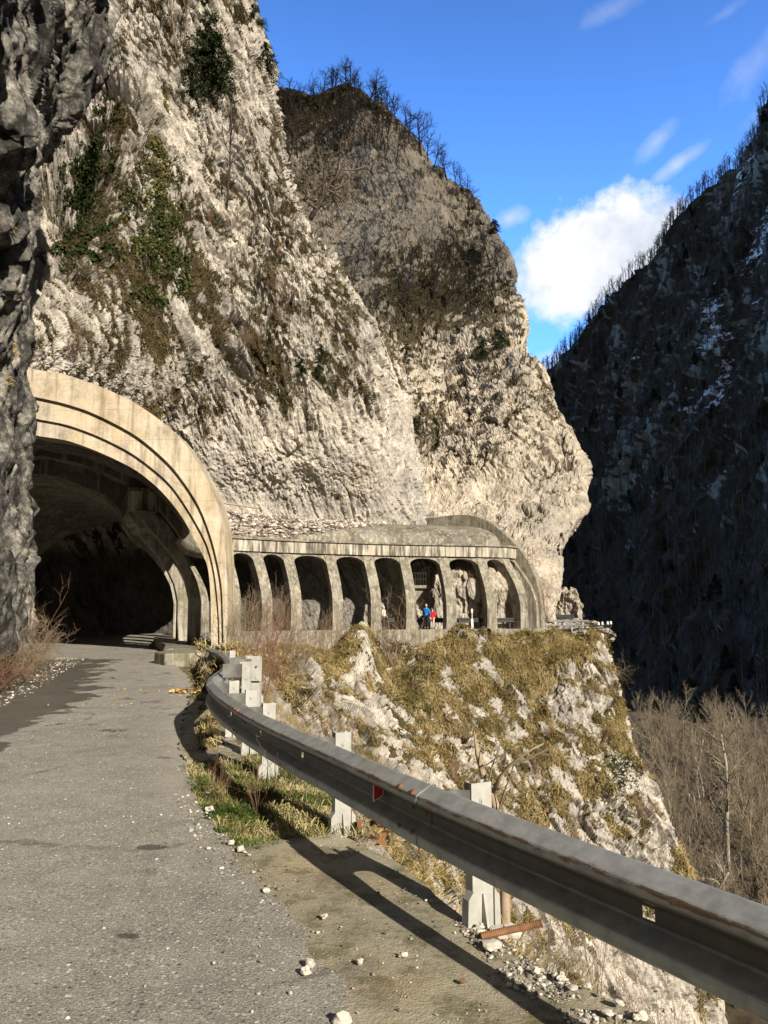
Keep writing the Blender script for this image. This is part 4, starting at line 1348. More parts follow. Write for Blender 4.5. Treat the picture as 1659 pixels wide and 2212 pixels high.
def spandrel(c0, t0, n0, c1, t1, n1, w=0.72, rise=0.5, spring=4.86, mat=None):
    a = c0 + t0 * (w / 2 - 0.01); b_ = c1 - t1 * (w / 2 - 0.01)
    N = 21
    cols_o, cols_i = [], []
    for i in range(N):
        s = i / (N - 1)
        zb = spring + rise * math.sqrt(max(0, 1 - (2 * s - 1) ** 2)) if 0 < i < N - 1 else spring
        nn_ = n0 * (1 - s) + n1 * s
        pt = a * (1 - s) + b_ * s
        ro, ri = [], []
        for k in range(4):
            z = zb + (5.5 - zb) * k / 3
            ro.append(G3(pt + nn_ * (lean(z) + 0.06), z)); ri.append(G3(pt + nn_ * (lean(z) + 0.06 + 0.85), z))
        cols_o.append(ro); cols_i.append(ri)
    V = np.array(cols_o + cols_i).reshape(-1, 3)
    k = N * 4
    fq = [tuple(x) for x in grid_quads(N, 4)]
    fi = [tuple(x[::-1] + k) for x in grid_quads(N, 4)]
    i_ = np.arange(k).reshape(N, 4)
    rim = np.concatenate([i_[0, :], i_[1:, -1], i_[-1, -2::-1], i_[-2:0:-1, 0]])
    side = [(int(rim[j]), int(rim[(j + 1) % len(rim)]), int(rim[(j + 1) % len(rim)]) + k, int(rim[j]) + k) for j in range(len(rim))]
    return MB().add(V, fq + fi + side).obj('arch', mat or M_CONC, GAL)
frB = [frame_at(k, PIERS_B) for k in range(len(PIERS_B))]
frA = [frame_at(k, PIERS_A + PIERS_B[:1]) for k in range(len(PIERS_A))]
for k, fr_ in enumerate(frB):
    pier(*fr_, w=0.74 if k < 9 else 0.8, name='pier')
for k in range(len(frB) - 1):
    spandrel(*frB[k], *frB[k + 1])
for fr_ in frA:
    pier(*fr_, w=0.7, d=0.42)
ch = [frA[0]] + frA[1:] + [frB[0]]
for k in range(len(ch) - 1):
    spandrel(*ch[k], *ch[k + 1], w=0.6)
# continuous fascia beam with a thin cornice
def sweep(name, prof, path_fr, mat, closed=True, sub=6, smooth=False):
    cs = np.array([f_[0] for f_ in path_fr]); ns = np.array([f_[2] for f_ in path_fr])
    tt_ = np.linspace(0, len(cs) - 1, (len(cs) - 1) * sub + 1)
    C = catmull(cs, tt_); Nn = catmull(ns, tt_); Nn /= np.linalg.norm(Nn, axis=1, keepdims=True)
    rings = [[G3(C[i] + Nn[i] * a, z) for a, z in prof] for i in range(len(C))]
    mb = MB().loft(rings)
    return mb.obj(name, mat, GAL, smooth=smooth)
frall = frA + frB
sweep('fascia_beam', [(1.8, 5.5), (1.8, 6.28), (2.9, 6.28), (2.9, 5.5)], frall, M_FASCIA)
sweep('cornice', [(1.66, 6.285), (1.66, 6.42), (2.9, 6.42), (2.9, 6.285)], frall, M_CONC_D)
sweep('base_wall', [(-0.18, -2.2), (-0.15, 0.34), (0.55, 0.34), (0.55, -2.2)], frB, M_CONC)
sweep('kerb_wall', [(-0.25, -1.2), (-0.2, 0.34), (1.3, 0.34), (1.3, -1.2)], [(np.array((-6.35, 26.9)), frA[0][1], frA[0][2])] + frA + frB[:1], M_CONC_D)
# vaulted roof rising from the fascia to the rock
rp_ = [(1.5, 6.0), (1.5, 6.46)]
arc = [(1.5 + 6.2 * math.sin(a) if a else 1.5, 6.46 + 2.2 * (1 - math.cos(a)) if False else 6.46 + 2.1 * math.sin(a)) for a in np.linspace(0.08, 1.2, 8)]
prof = [(2.4, 6.425)] + [(2.4 + 6.4 * (1 - math.cos(a)), 6.425 + 2.0 * math.sin(a)) for a in np.linspace(0.15, 1.5, 9)] + [(8.2, 6.2), (5.0, 6.2), (2.91, 5.9)]
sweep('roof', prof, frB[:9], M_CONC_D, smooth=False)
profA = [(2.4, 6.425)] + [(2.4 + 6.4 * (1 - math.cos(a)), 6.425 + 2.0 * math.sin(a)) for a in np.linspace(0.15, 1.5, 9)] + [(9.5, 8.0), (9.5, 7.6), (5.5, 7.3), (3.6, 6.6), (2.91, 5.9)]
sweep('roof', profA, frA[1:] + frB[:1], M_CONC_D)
# vault behind the portal: the inner arch carried back through the bend, open on the pier side
n_half = len(A_IN)
sel = [i for i in range(n_half) if not (A_IN[i, 0] > XC and A_IN[i, 1] < 4.6)]
vc = A_IN[sel]
ys = np.linspace(YP + 1.0, 52.5, 18)
sh = lambda y: float(np.interp(y, [27, 30.2, 32.8, 35.4, 38.2, 41.2, 44.4, 47], [0, -0.75, -1.75, -2.7, -3.5, -4.0, -4.0, -3.6]))
inn = np.array([[(c[0] + sh(y), y, c[1]) for c in vc] for y in ys])
outr = np.array([[(c[0] * 1.0 + (0.45 if c[0] > XC + 4 else 0) + sh(y), y, c[1] + 0.4) for c in vc] for y in ys])
k = inn.shape[0] * inn.shape[1]
fq = grid_quads(*inn.shape[:2])
i_ = np.arange(k).reshape(inn.shape[:2])
rim = np.concatenate([i_[0, :], i_[1:, -1], i_[-1, -2::-1], i_[-2:0:-1, 0]])
side = [(int(rim[j]), int(rim[(j + 1) % len(rim)]), int(rim[(j + 1) % len(rim)]) + k, int(rim[j]) + k) for j in range(len(rim))]
V = np.concatenate([inn.reshape(-1, 3), outr.reshape(-1, 3)]) - GO
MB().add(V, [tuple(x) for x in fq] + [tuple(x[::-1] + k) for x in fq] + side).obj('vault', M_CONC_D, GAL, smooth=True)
# thin ribs under the vault
for y in (30.2, 33.4, 36.8, 40.2):
    o_ = np.array([(c[0] + sh(y), c[1] + 0.02) for c in vc]); i__ = np.array([(XC + sh(y) + (c[0] - XC) * 0.965, c[1] - 0.22) for c in vc])
    arch_ring('vault_rib', o_, i__, y - 0.25, y + 0.25, M_CONC_D, GAL, GO)

# far portal: arched end wall that stands up above the roof
pr0 = np.array([11.55, 56.6]); pr1 = np.array([3.4, 63.0])
tdir = (pr1 - pr0) / np.linalg.norm(pr1 - pr0); nrm2 = np.array([-tdir[1], tdir[0]])
Lp = np.linalg.norm(pr1 - pr0)
outl = [(-0.25, -0.6), (-0.2, 2.3), (0.1, 3.9), (0.7, 5.2), (1.5, 6.3), (2.4, 7.2), (3.6, 8.2), (4.8, 8.85), (6.2, 9.2), (8, 9.25), (Lp + 1, 9.15)]
inl = [(0.55, -0.6), (0.6, 2.2), (0.85, 3.6), (1.3, 4.6), (1.9, 5.4), (2.8, 6.2), (3.8, 6.9), (5.0, 7.3), (6.2, 7.5), (8, 7.5), (Lp + 1, 7.5)]
o_ = polyline(np.array(outl), 40); i__ = polyline(np.array(inl), 40)
FP = empty('end_portal', (float(pr0[0]), float(pr0[1]), 0))
tag(FP, 'curved concrete end wall rising above the gallery roof at its far right end', 'portal')
FO = np.array(FP.location)
def pt3(s, z, d): 
    q = pr0 + tdir * s + nrm2 * d
    return np.array([q[0], q[1], z]) - FO
n = 40
V = [pt3(*a, 0.35) for a in o_] + [pt3(*a, 0.35) for a in i__] + [pt3(*a, -0.35) for a in o_] + [pt3(*a, -0.35) for a in i__]
fs = []
for i in range(n - 1):
    fs += [(i, i + 1, n + i + 1, n + i), (2 * n + i + 1, 2 * n + i, 3 * n + i, 3 * n + i + 1), (i + 1, i, 2 * n + i, 2 * n + i + 1), (n + i, n + i + 1, 3 * n + i + 1, 3 * n + i)]
fs += [(0, n, 3 * n, 2 * n), (n - 1, 2 * n - 1, 4 * n - 1, 3 * n - 1)]
MB().add(V, fs).obj('arch_wall', M_CONC, FP)

# raised walkway block at the portal's right foot
pa, pb, pc, pd_ = onz(366, 1412, 0.35), onz(410, 1409, 0.35), onz(452, 1407, 0.35), None
blk = MB()
ring_t = [(-7.15, 24.0, 0.36), (-6.6, 23.2, 0.36), (-5.55, 23.6, 0.36), (-5.5, 26.4, 0.36), (-7.0, 26.4, 0.36)]
ring_b = [(x, y, -0.4) for x, y, z in ring_t]
blk.loft([ring_b, ring_t])
blk.v = [(a - -6.3, b_ - 24.5, c_) for a, b_, c_ in blk.v]
o = blk.obj('concrete_block', M_CONC, None, bevel=0.05); o.location = (-6.3, 24.5, 0)
tag(o, 'low broken concrete block at the right foot of the tunnel arch', 'concrete block')
# ================================================================== vegetation
M_BARK_D = flat_mat('dark_bark', (0.055, 0.045, 0.036), 0.95, 0.35, 3)
M_BARK = flat_mat('brown_bark', (0.15, 0.115, 0.08), 0.95, 0.3, 3)
M_TWIG = flat_mat('tan_twigs', (0.215, 0.172, 0.115), 0.95, 0.25, 2)
M_TWIG_R = flat_mat('reddish_twigs', (0.20, 0.115, 0.075), 0.95, 0.3, 2)
M_PALE = flat_mat('pale_bark', (0.33, 0.29, 0.22), 0.9, 0.2, 2)
M_DEADW = flat_mat('weathered_wood', (0.36, 0.27, 0.185), 0.9, 0.3, 5)

def rv3(rng): return Vector((rng.gauss(0, 1), rng.gauss(0, 1), rng.gauss(0, 1)))

def grow(mbs, p, d, Lg, r, lvl, maxl, rng, o):
    """one branch with its children; mbs[0] trunk, mbs[1] crown"""
    n = 5 if lvl == 0 else (4 if lvl < 2 else 3)
    pts, rad = [p.copy()], [r]
    tip = 0.2 if lvl == maxl else 0.5
    dd = d.copy()
    dirs = [dd.copy()]
    for i in range(n):
        dd = (dd + rv3(rng) * o['wob'] * (0.5 if lvl == 0 else 1) + Vector((0, 0, o['up'])) * (0.2 if lvl == 0 else 1)).normalized()
        p = p + dd * (Lg / n)
        pts.append(p.copy()); rad.append(r * (1 - (1 - tip) * (i + 1) / n)); dirs.append(dd.copy())
    (mbs[0] if lvl == 0 else mbs[1]).tube(pts, rad, o['sides'][min(lvl, len(o['sides']) - 1)], cap=(lvl == 0))
    if lvl >= maxl:
        return
    k = o['n'][min(lvl, len(o['n']) - 1)]
    for j in range(k):
        f = o['first'] + (1 - o['first']) * (j + rng.random() * 0.8) / k if lvl == 0 else 0.25 + 0.75 * (j + rng.random()) / k
        f = min(f, 1.0)
        x = f * n
        i = min(int(x), n - 1)
        q = pts[i].lerp(pts[i + 1], x - i)
        t = dirs[min(i + 1, n)]
        side = t.cross(rv3(rng)).normalized()
        ang = R(rng.uniform(*o['ang']))
        cd = (t * math.cos(ang) + side * math.sin(ang)).normalized()
        rr = (rad[i] * (1 - (x - i)) + rad[i + 1] * (x - i)) * rng.uniform(0.5, 0.72)
        ll = Lg * o['shrink'] * rng.uniform(0.65, 1.15) * (1 - 0.35 * f if lvl == 0 else 1)
        grow(mbs, q, cd, ll, max(rr, o['rmin']), lvl + 1, maxl, rng, o)

def tree_meshes(seed, H, r=None, maxl=3, n=(9, 5, 4), first=0.3, ang=(28, 62), shrink=0.5, wob=0.16, up=0.10, sides=(7, 5, 3, 3), rmin=0.004, lean=(0, 0), one=False):
    rng = random.Random(seed)
    o = dict(n=n, first=first, ang=ang, shrink=shrink, wob=wob, up=up, sides=sides, rmin=rmin)
    t, c = MB(), MB()
    mbs = [t, t if one else c]
    grow(mbs, Vector((0, 0, -0.15 * min(1, H / 4))), Vector((lean[0], lean[1], 1)).normalized(), H * 0.82, r or H * 0.016, 0, maxl, rng, o)
    return (t.mesh('tree', True),) if one else (t.mesh('trunk', True), c.mesh('crown', True))

def shrub_mesh(seed, H, stems=14, spread=0.5, maxl=2, n=(5, 4), r=0.012, rmin=0.003, wob=0.2, droop=0.0, name='shrub', shrink=0.45, ang=(18, 55)):
    rng = random.Random(seed)
    m = MB()
    o = dict(n=n, first=0.25, ang=ang, shrink=shrink, wob=wob, up=0.05 - droop, sides=(4, 3, 3), rmin=rmin)
    for k in range(stems):
        a = rng.random() * 6.283
        s = spread * rng.random() ** 0.6
        d = Vector((math.cos(a) * s, math.sin(a) * s, 1)).normalized()
        b_ = Vector((math.cos(a), math.sin(a), 0)) * rng.random() * 0.18 * H * spread
        grow([m, m], b_, d, H * rng.uniform(0.55, 1.0), r * rng.uniform(0.6, 1.1), 0, maxl, rng, o)
    return m.mesh(name, True)

def put(name, meshes, mats, loc, scale=1.0, rz=0.0, tilt=None, label=None, cat='tree', group=None):
    """a plant: an empty with trunk and crown, or one mesh"""
    if len(meshes) == 1:
        o = bpy.data.objects.new(name, meshes[0]); COL.objects.link(o)
        if not meshes[0].materials: meshes[0].materials.append(mats[0])
    else:
        o = empty(name)
        for nm, me, mt in zip(('trunk', 'crown', 'foliage'), meshes, mats):
            if not me.materials: me.materials.append(mt)
            c = bpy.data.objects.new(nm, me); COL.objects.link(c); c.parent = o
    o.location = loc; o.scale = (scale,) * 3
    e = [0, 0, rz]
    if tilt: e[0], e[1] = tilt
    o.rotation_euler = e
    return tag(o, label, cat, group)

# ---- grass: thin curved blades as one mesh
def grass_mat(name, stops):
    m, t, b = new_mat(name)
    n = NT(t)
    n.link(n.ramp(n.attr('tone'), stops), b.inputs['Base Color'])
    b.inputs['Roughness'].default_value = 0.85
    b.inputs['Specular IOR Level'].default_value = 0.1
    return m
M_GRASS_DRY = grass_mat('dry_grass', [(0.0, (0.08, 0.078, 0.022)), (0.3, (0.19, 0.142, 0.055)), (0.6, (0.34, 0.26, 0.115)), (1.0, (0.52, 0.42, 0.22))])
M_GRASS_DK = grass_mat('cliff_scrub', [(0.0, (0.035, 0.036, 0.014)), (0.4, (0.085, 0.068, 0.032)), (0.75, (0.15, 0.115, 0.055)), (1.0, (0.24, 0.19, 0.10))])
M_GRASS_VERGE = grass_mat('verge_grass', [(0.0, (0.035, 0.06, 0.012)), (0.35, (0.09, 0.125, 0.028)), (0.55, (0.24, 0.21, 0.085)), (1.0, (0.48, 0.40, 0.22))])
M_LEAF = grass_mat('ivy_leaves', [(0.0, (0.016, 0.026, 0.008)), (0.5, (0.046, 0.056, 0.016)), (0.8, (0.10, 0.098, 0.028)), (1.0, (0.21, 0.175, 0.055))])
M_NEEDLE = grass_mat('dark_needles', [(0.0, (0.008, 0.016, 0.007)), (0.6, (0.022, 0.036, 0.012)), (1.0, (0.055, 0.06, 0.022))])
M_MOSS = grass_mat('moss_leaves', [(0.0, (0.03, 0.04, 0.01)), (1.0, (0.12, 0.11, 0.03))])

def blades(name, base, dirs, length, width, droop, seed, mat, kind='stuff', tone=None, parent=None):
    rs = np.random.RandomState(seed)
    n = len(base)
    base = np.asarray(base, float); d = np.asarray(dirs, float)
    d = d / np.linalg.norm(d, axis=1, keepdims=True)
    sd = np.cross(d, rs.normal(size=(n, 3))); sd /= np.maximum(np.linalg.norm(sd, axis=1, keepdims=True), 1e-6)
    Ln = length * rs.uniform(0.5, 1.25, n)[:, None] if np.isscalar(length) else length[:, None]
    Wd = width * rs.uniform(0.6, 1.3, n)[:, None]
    g = np.array([0, 0, -1.0])
    m1 = base + d * Ln * 0.5 + g * Ln * droop * 0.14
    tip = base + d * Ln * 0.88 + g * Ln * droop * 0.6
    V = np.stack([base - sd * Wd / 2, base + sd * Wd / 2, m1 + sd * Wd * 0.42, m1 - sd * Wd * 0.42, tip], 1).reshape(-1, 3)
    k = np.arange(n)[:, None] * 5
    q = k + np.array([[0, 1, 2, 3]]); t = k + np.array([[3, 2, 4]])
    tn = np.clip(rs.uniform(0, 1, n) if tone is None else tone + rs.normal(0, 0.15, n), 0, 1)
    me = np_mesh(name, V, q, t, smooth=False, attrs={'tone': np.repeat(tn, 5)})
    o = link_mesh(name, me, mat, parent)
    if kind: o['kind'] = kind
    return o

def leaves(name, cen, nrm, size, seed, mat, tone=None, parent=None):
    """small pointed leaf faces"""
    rs = np.random.RandomState(seed)
    n = len(cen)
    nrm = nrm / np.linalg.norm(nrm, axis=1, keepdims=True)
    a = np.cross(nrm, rs.normal(size=(n, 3))); a /= np.maximum(np.linalg.norm(a, axis=1, keepdims=True), 1e-6)
    b_ = np.cross(nrm, a)
    s = (size * rs.uniform(0.6, 1.4, n))[:, None]
    V = np.stack([cen - a * s * 0.5, cen + b_ * s * 0.32, cen + a * s * 0.5, cen - b_ * s * 0.32], 1).reshape(-1, 3)
    q = np.arange(n)[:, None] * 4 + np.arange(4)[None]
    tn = np.clip(rs.uniform(0, 1, n) if tone is None else tone + rs.normal(0, 0.16, n), 0, 1)
    me = np_mesh(name, V, q, smooth=False, attrs={'tone': np.repeat(tn, 4)})
    return me

def tufts_on(key, count, per, lo, seed, length, width, droop, mat, name, win, tone_scale=2.0, out=0.6, yr=(0, 999)):
    s = SURF[key]
    rs = np.random.RandomState(seed)
    ok = np.where((s['veg'] > lo) & (s['u'] > win[0]) & (s['u'] < win[2]) & (s['v'] > win[1]) & (s['v'] < win[3]) & (s['p'][:, 1] > yr[0]) & (s['p'][:, 1] < yr[1]))[0]
    vd = np.array([0, 0, EYE]) - s['p'][ok]
    vd /= np.linalg.norm(vd, axis=1, keepdims=True)
    ok = ok[(s['n'][ok] * vd).sum(1) > -0.1]
    # even over the surface rather than over the vertices
    wgt = np.linalg.norm(s['p'][ok] - np.array([0, 0, EYE]), axis=1) ** 1.0
    ch = rs.choice(ok, count, p=wgt / wgt.sum())
    b_ = np.repeat(s['p'][ch], per, 0) + rs.normal(0, length * 0.16, (count * per, 3))
    nn_ = np.repeat(s['n'][ch], per, 0)
    d = nn_ * out + np.array([0, 0, 0.35]) + rs.normal(0, 0.42, b_.shape)
    tn = np.repeat(np.clip(0.5 + 0.55 * fbm(s['p'][ch] / tone_scale, 3, seed), 0, 1), per)
    return blades(name, b_ - nn_ * 0.02, d, length, width, droop, seed, mat, tone=tn)
tufts_on('spur', 24000, 7, 0.70, 5, 0.55, 0.030, 1.15, M_GRASS_DRY, 'dry_grass', (430, 1330, 1620, 2400), yr=(22, 999), tone_scale=1.1)
tufts_on('spur', 8000, 7, 0.66, 15, 0.26, 0.008, 1.0, M_GRASS_DRY, 'dry_grass', (430, 1330, 1620, 2400), yr=(0, 22), tone_scale=1.0)
tufts_on('main', 26000, 5, 0.60, 6, 0.34, 0.035, 0.9, M_GRASS_DK, 'dry_grass', (60, -60, 940, 1160), out=0.8)
tufts_on('mid', 9000, 5, 0.62, 7, 0.55, 0.06, 0.8, M_GRASS_DK, 'dry_grass', (560, 150, 1290, 1150), out=0.8)
tufts_on('left', 900, 6, 0.62, 8, 0.22, 0.014, 0.9, M_GRASS_DRY, 'dry_grass', (-20, 0, 260, 1100))

# verge grass: sampled over the ground polygons
def in_poly(pts, poly):
    x, y = pts[:, 0], pts[:, 1]
    r = np.zeros(len(pts), bool)
    j = len(poly) - 1
    for i in range(len(poly)):
        xi, yi = poly[i]; xj, yj = poly[j]
        c = ((yi > y) != (yj > y)) & (x < (xj - xi) * (y - yi) / (yj - yi + 1e-12) + xi)
        r ^= c; j = i
    return r
def sample_poly(px, n, seed, z=0.0, fade=None):
    rs = np.random.RandomState(seed)
    poly = np.array([onz(u, v, 0)[:2] for u, v in px])
    lo, hi = poly.min(0), poly.max(0)
    out = []
    while sum(map(len, out)) < n:
        q = rs.uniform(lo, hi, (n * 2, 2))
        q = q[in_poly(q, poly)]
        p3 = np.concatenate([q, np.full((len(q), 1), z)], 1)
        if fade is not None:
            p3 = p3[fbm(p3 / fade[0], 4, seed) > fade[1] + 0.25 * rs.uniform(-1, 1, len(p3))]
        out.append(p3)
    return np.concatenate(out)[:n]
rs_ = np.random.RandomState(3)
GP1 = [(398, 1650), (440, 1765), (490, 1826), (560, 1832), (735, 1800), (790, 1800), (716, 1728), (640, 1655), (590, 1600), (560, 1560), (530, 1646)]
GP2 = [(408, 1500), (400, 1460), (430, 1440), (487, 1412), (520, 1432), (562, 1470), (566, 1545), (520, 1600), (500, 1550), (480, 1512)]
def grass_patch(px, n, seed, length, width, fade):
    b_ = sample_poly(px, n, seed, -0.035, fade)
    rs = np.random.RandomState(seed)
    d = np.stack([rs.normal(0, 0.55, n), rs.normal(0, 0.55, n), np.full(n, 1.0)], 1)
    tn = np.clip(0.5 + 0.75 * fbm(b_ / 0.45, 3, seed + 1), 0, 1)
    return blades('grass', b_, d, length, width, 0.8, seed, M_GRASS_VERGE, tone=tn)
grass_patch(GP1, 42000, 31, 0.10, 0.0055, (0.5, -0.35))
grass_patch(GP1, 6500, 32, 0.24, 0.007, (0.4, 0.02))
grass_patch(GP2, 16000, 33, 0.09, 0.007, (0.7, -0.2))
# the grassy brow just beyond the posts
v_ = SURF['verge']
ok = np.where((v_['far'] > 0.15) & (v_['p'][:, 2] > -3.2) & (v_['p'][:, 1] > 3.2) & (v_['p'][:, 1] < 26))[0]
ch = rs_.choice(ok, 6500)
b_ = np.repeat(v_['p'][ch], 7, 0) + rs_.normal(0, 0.05, (6500 * 7, 3))
d = np.repeat(v_['n'][ch], 7, 0) * 0.7 + np.array([0, 0, 0.5]) + rs_.normal(0, 0.4, b_.shape)
blades('dry_grass', b_, d, 0.20, 0.0055, 1.0, 35, M_GRASS_DRY, tone=np.repeat(np.clip(0.55 + 0.5 * fbm(v_['p'][ch] / 1.2, 3, 9), 0, 1), 7))

# ---- trees of the headland's skyline and top
HL = [tree_meshes(200 + i, 7.5, 0.14, 3, (11, 7, 5), 0.25, shrink=0.48, wob=0.22, sides=(5, 4, 3, 3), rmin=0.013) for i in range(5)]
HL_one = [tree_meshes(220 + i, 6.0, 0.10, 2, (11, 6), 0.2, shrink=0.45, wob=0.2, sides=(4, 3, 3), rmin=0.018, one=True) for i in range(4)]
MATS_D = (M_BARK_D, M_BARK_D)
SKYL = [(612, 246, 1.0), (628, 243, 1.25), (645, 222, .8), (662, 218, .7), (680, 212, .9), (698, 206, 1.0), (712, 203, 1.15), (724, 203, 1.3), (738, 204, 1.35), (751, 207, 1.3), (764, 210, 1.15),
        (778, 215, 1.0), (792, 222, 1.1), (806, 236, 1.25), (818, 244, 1.35), (832, 254, 1.3), (845, 262, 1.25), (858, 272, 1.2), (872, 290, 1.1), (886, 304, 1.2), (900, 318, .9), (914, 330, 1.75), (926, 338, 1.2),
        (940, 350, .9), (955, 366, .8), (968, 377, 1.1), (984, 390, .8), (1000, 402, .9), (1012, 415, .7), (1030, 440, .6), (1120, 690, .6), (1140, 735, .7)]
for i, (u, v, s) in enumerate(SKYL):
    p, n_ = pick('mid', u, v + 5)
    big = s > 1.7
    lab, grp = ('tallest bare crooked tree standing on the right shoulder of the headland against the sky', None) if big else ('bare dark tree in the fringe along the skyline of the headland', 'bare trees on the skyline of the headland')
    put('bare_tree', HL[i % 5], MATS_D, p, s * (0.9 + 0.2 * rnd.random()) * 0.78 * p.y / 120, rnd.random() * 6, (rnd.uniform(-.1, .1), rnd.uniform(-.1, .15)), lab, 'tree', grp)
rr = random.Random(77)
for i in range(75):
    u = rr.uniform(612, 900); v = rr.uniform(225, 330)
    if v < np.interp(u, [600, 720, 800, 870, 920], [250, 212, 240, 295, 335]): continue
    p, n_ = pick('mid', u, v + 6)
    put('bare_tree', HL_one[i % 4], (M_BARK_D,), p, rr.uniform(0.6, 1.2), rr.random() * 6, None, 'bare dark tree crowded on the wooded top of the headland', 'tree', 'bare trees on the top of the headland')
for i, (u, v, s) in enumerate([(930, 640, 1.6), (1010, 640, 1.2), (985, 580, .8), (1060, 570, 1.1), (1075, 590, .9), (880, 600, .8), (905, 560, .7), (960, 660, 1.0), (1030, 560, .7), (820, 690, .9), (800, 590, .7), (780, 560, .6), (760, 600, .7), (855, 740, .8), (870, 660, .8), (1000, 700, .8)]):
    p, n_ = pick('mid', u, v)
    put('bare_tree', HL[i % 5], (M_BARK_D, M_BARK), p, s * 0.8, i * 1.1, (0.1, 0.1), 'bare tree growing on the brown ledges of the headland', 'tree', 'bare trees on the ledges of the headland')

# spreading tree behind the edge of the main cliff
big = tree_meshes(301, 9.5, 0.24, 3, (12, 7, 5), 0.12, ang=(45, 85), shrink=0.62, wob=0.22, up=0.03, sides=(7, 5, 4, 3), rmin=0.014, lean=(0.25, -0.1))
p = at(672, 470, 66)
put('bare_tree', big, (M_BARK_D, M_BARK), p, 1.0, 0.4, (0.1, 0.35), 'wide spreading bare tree leaning out behind the edge of the white cliff', 'tree')
for i, (u, v, s, Y) in enumerate([(620, 360, .5, 64), (735, 600, .5, 66), (850, 800, .45, 66), (820, 720, .45, 66)]):
    put('bare_tree', HL[(i + 2) % 5], (M_BARK, M_TWIG), at(u, v, Y), s, i, (0.2, 0.4), 'small bare tree rooted behind the sloping edge of the white cliff', 'tree', 'small trees behind the cliff edge')

# bare trees on the face of the main cliff
face1 = tree_meshes(311, 11, 0.10, 3, (10, 4, 3), 0.35, ang=(20, 50), shrink=0.38, wob=0.13, up=0.15, sides=(6, 4, 3, 3), rmin=0.010)
p, n_ = pick('main', 488, 448)
put('bare_tree', face1, (M_BARK_D, M_BARK_D), p + n_ * 0.1, 0.86, 0, (0.14, 0.05), 'tall thin bare tree growing up the middle of the white cliff face', 'tree')
face2 = tree_meshes(313, 9, 0.10, 3, (9, 4, 3), 0.25, ang=(15, 40), shrink=0.4, wob=0.12, up=0.15, sides=(6, 4, 3, 3), rmin=0.010)
for k, (u, v, s, lab) in enumerate([(386, 118, 0.75, 'bare tree with upright stems high on the cliff left of the dark evergreen'), (400, 100, 0.65, 'bare tree with forked stems high on the cliff right beside the dark evergreen'),
                                    (545, 40, 0.45, 'small bare tree on the very top corner of the white cliff')]):
    p, n_ = pick('main', u, v); put('bare_tree', face2, (M_BARK, M_BARK), p + n_ * 0.1, s, k, (0.15, 0.0), lab, 'tree')
SHR = [shrub_mesh(400 + i, 1.6, 12, 0.6, 2, (5, 4), 0.012, 0.006) for i in range(4)]
rr = random.Random(5)
for i in range(34):
    if i < 16: u, v = rr.gauss(270, 90), rr.uniform(330, 900)
    else: u, v = rr.uniform(480, 860), rr.uniform(420, 860)
    if u < 120 or u > sil(v) - 14: continue
    p, n_ = pick('main', u, v)
    put('bare_shrub', (SHR[i % 4],), (M_TWIG if i % 2 else M_TWIG_R,), p, rr.uniform(0.6, 1.1), i, (0.4, 0.15), 'small leafless shrub rooted in the cracks of the white cliff face', 'shrub', 'leafless shrubs on the white cliff')

# evergreens: needle sprays along drooping limbs
def evergreen(seed, H, n_limb, spread, drop, nl, size):
    rng = random.Random(seed); rs = np.random.RandomState(seed)
    t = MB(); t.tube([(0, 0, 0), (0.05, 0, H * 0.5), (0, 0.05, H)], [H * 0.02, H * 0.014, 0.02], 6)
    C, Nn = [], []
    for k in range(n_limb):
        z = H * (0.15 + 0.85 * k / n_limb); a = rng.random() * 6.28
        ln = spread * (1.1 - 0.75 * k / n_limb) * rng.uniform(0.6, 1.1)
        e = Vector((math.cos(a) * ln, math.sin(a) * ln, z - drop * ln)); s0 = Vector((0, 0, z)); m_ = s0.lerp(e, 0.5) + Vector((0, 0, 0.12 * ln))
        t.tube([s0, m_, e], [0.04, 0.025, 0.01], 4)
        f = rs.uniform(0.1, 1.08, nl)[:, None]
        P_ = (1 - f) ** 2 * np.array(s0) + 2 * f * (1 - f) * np.array(m_) + f ** 2 * np.array(e)
        C.append(P_ + rs.normal(0, 1, (nl, 3)) * (0.10, 0.10, 0.05) * ln * 1.2 - np.array([0, 0, 0.06 * ln]))
        Nn.append(rs.normal(0, 1, (nl, 3)) + (0, 0, 0.8))
    return t.mesh('trunk', True), leaves('crown', np.concatenate(C), np.concatenate(Nn), size, seed, M_NEEDLE)
ev = [evergreen(500 + i, 5.0, 30, 2.5, 0.45, 170, 0.17) for i in range(3)]
for k, (u, v, s, lab) in enumerate([(452, 215, 1.15, 'dark evergreen tree hanging on the upper cliff, the largest of them'), (430, 150, .8, 'dark evergreen above the largest one on the upper cliff'), (478, 190, .75, 'dark evergreen at the right side of the largest one on the upper cliff'),
                                    (440, 80, .75, 'dark evergreen near the top of the frame on the upper cliff'), (563, 62, .5, 'small dark evergreen clump on the cliff edge against the sky, the upper one'), (586, 160, .62, 'dark pine jutting from the cliff edge into the blue sky'),
                                    (415, 215, .6, 'small dark evergreen at the left foot of the largest one')]):
    p, n_ = pick('main', u, v); put('evergreen_tree', ev[k % 3], (M_BARK_D, M_NEEDLE), p - n_ * 0.3, s, k, (0.2, 0.15), lab, 'tree')
p, n_ = pick('mid', 1066, 500); put('evergreen_tree', ev[1], (M_BARK_D, M_NEEDLE), p, 0.5, 0, None, 'round dark evergreen bush on the right edge of the headland against the cloud', 'tree')
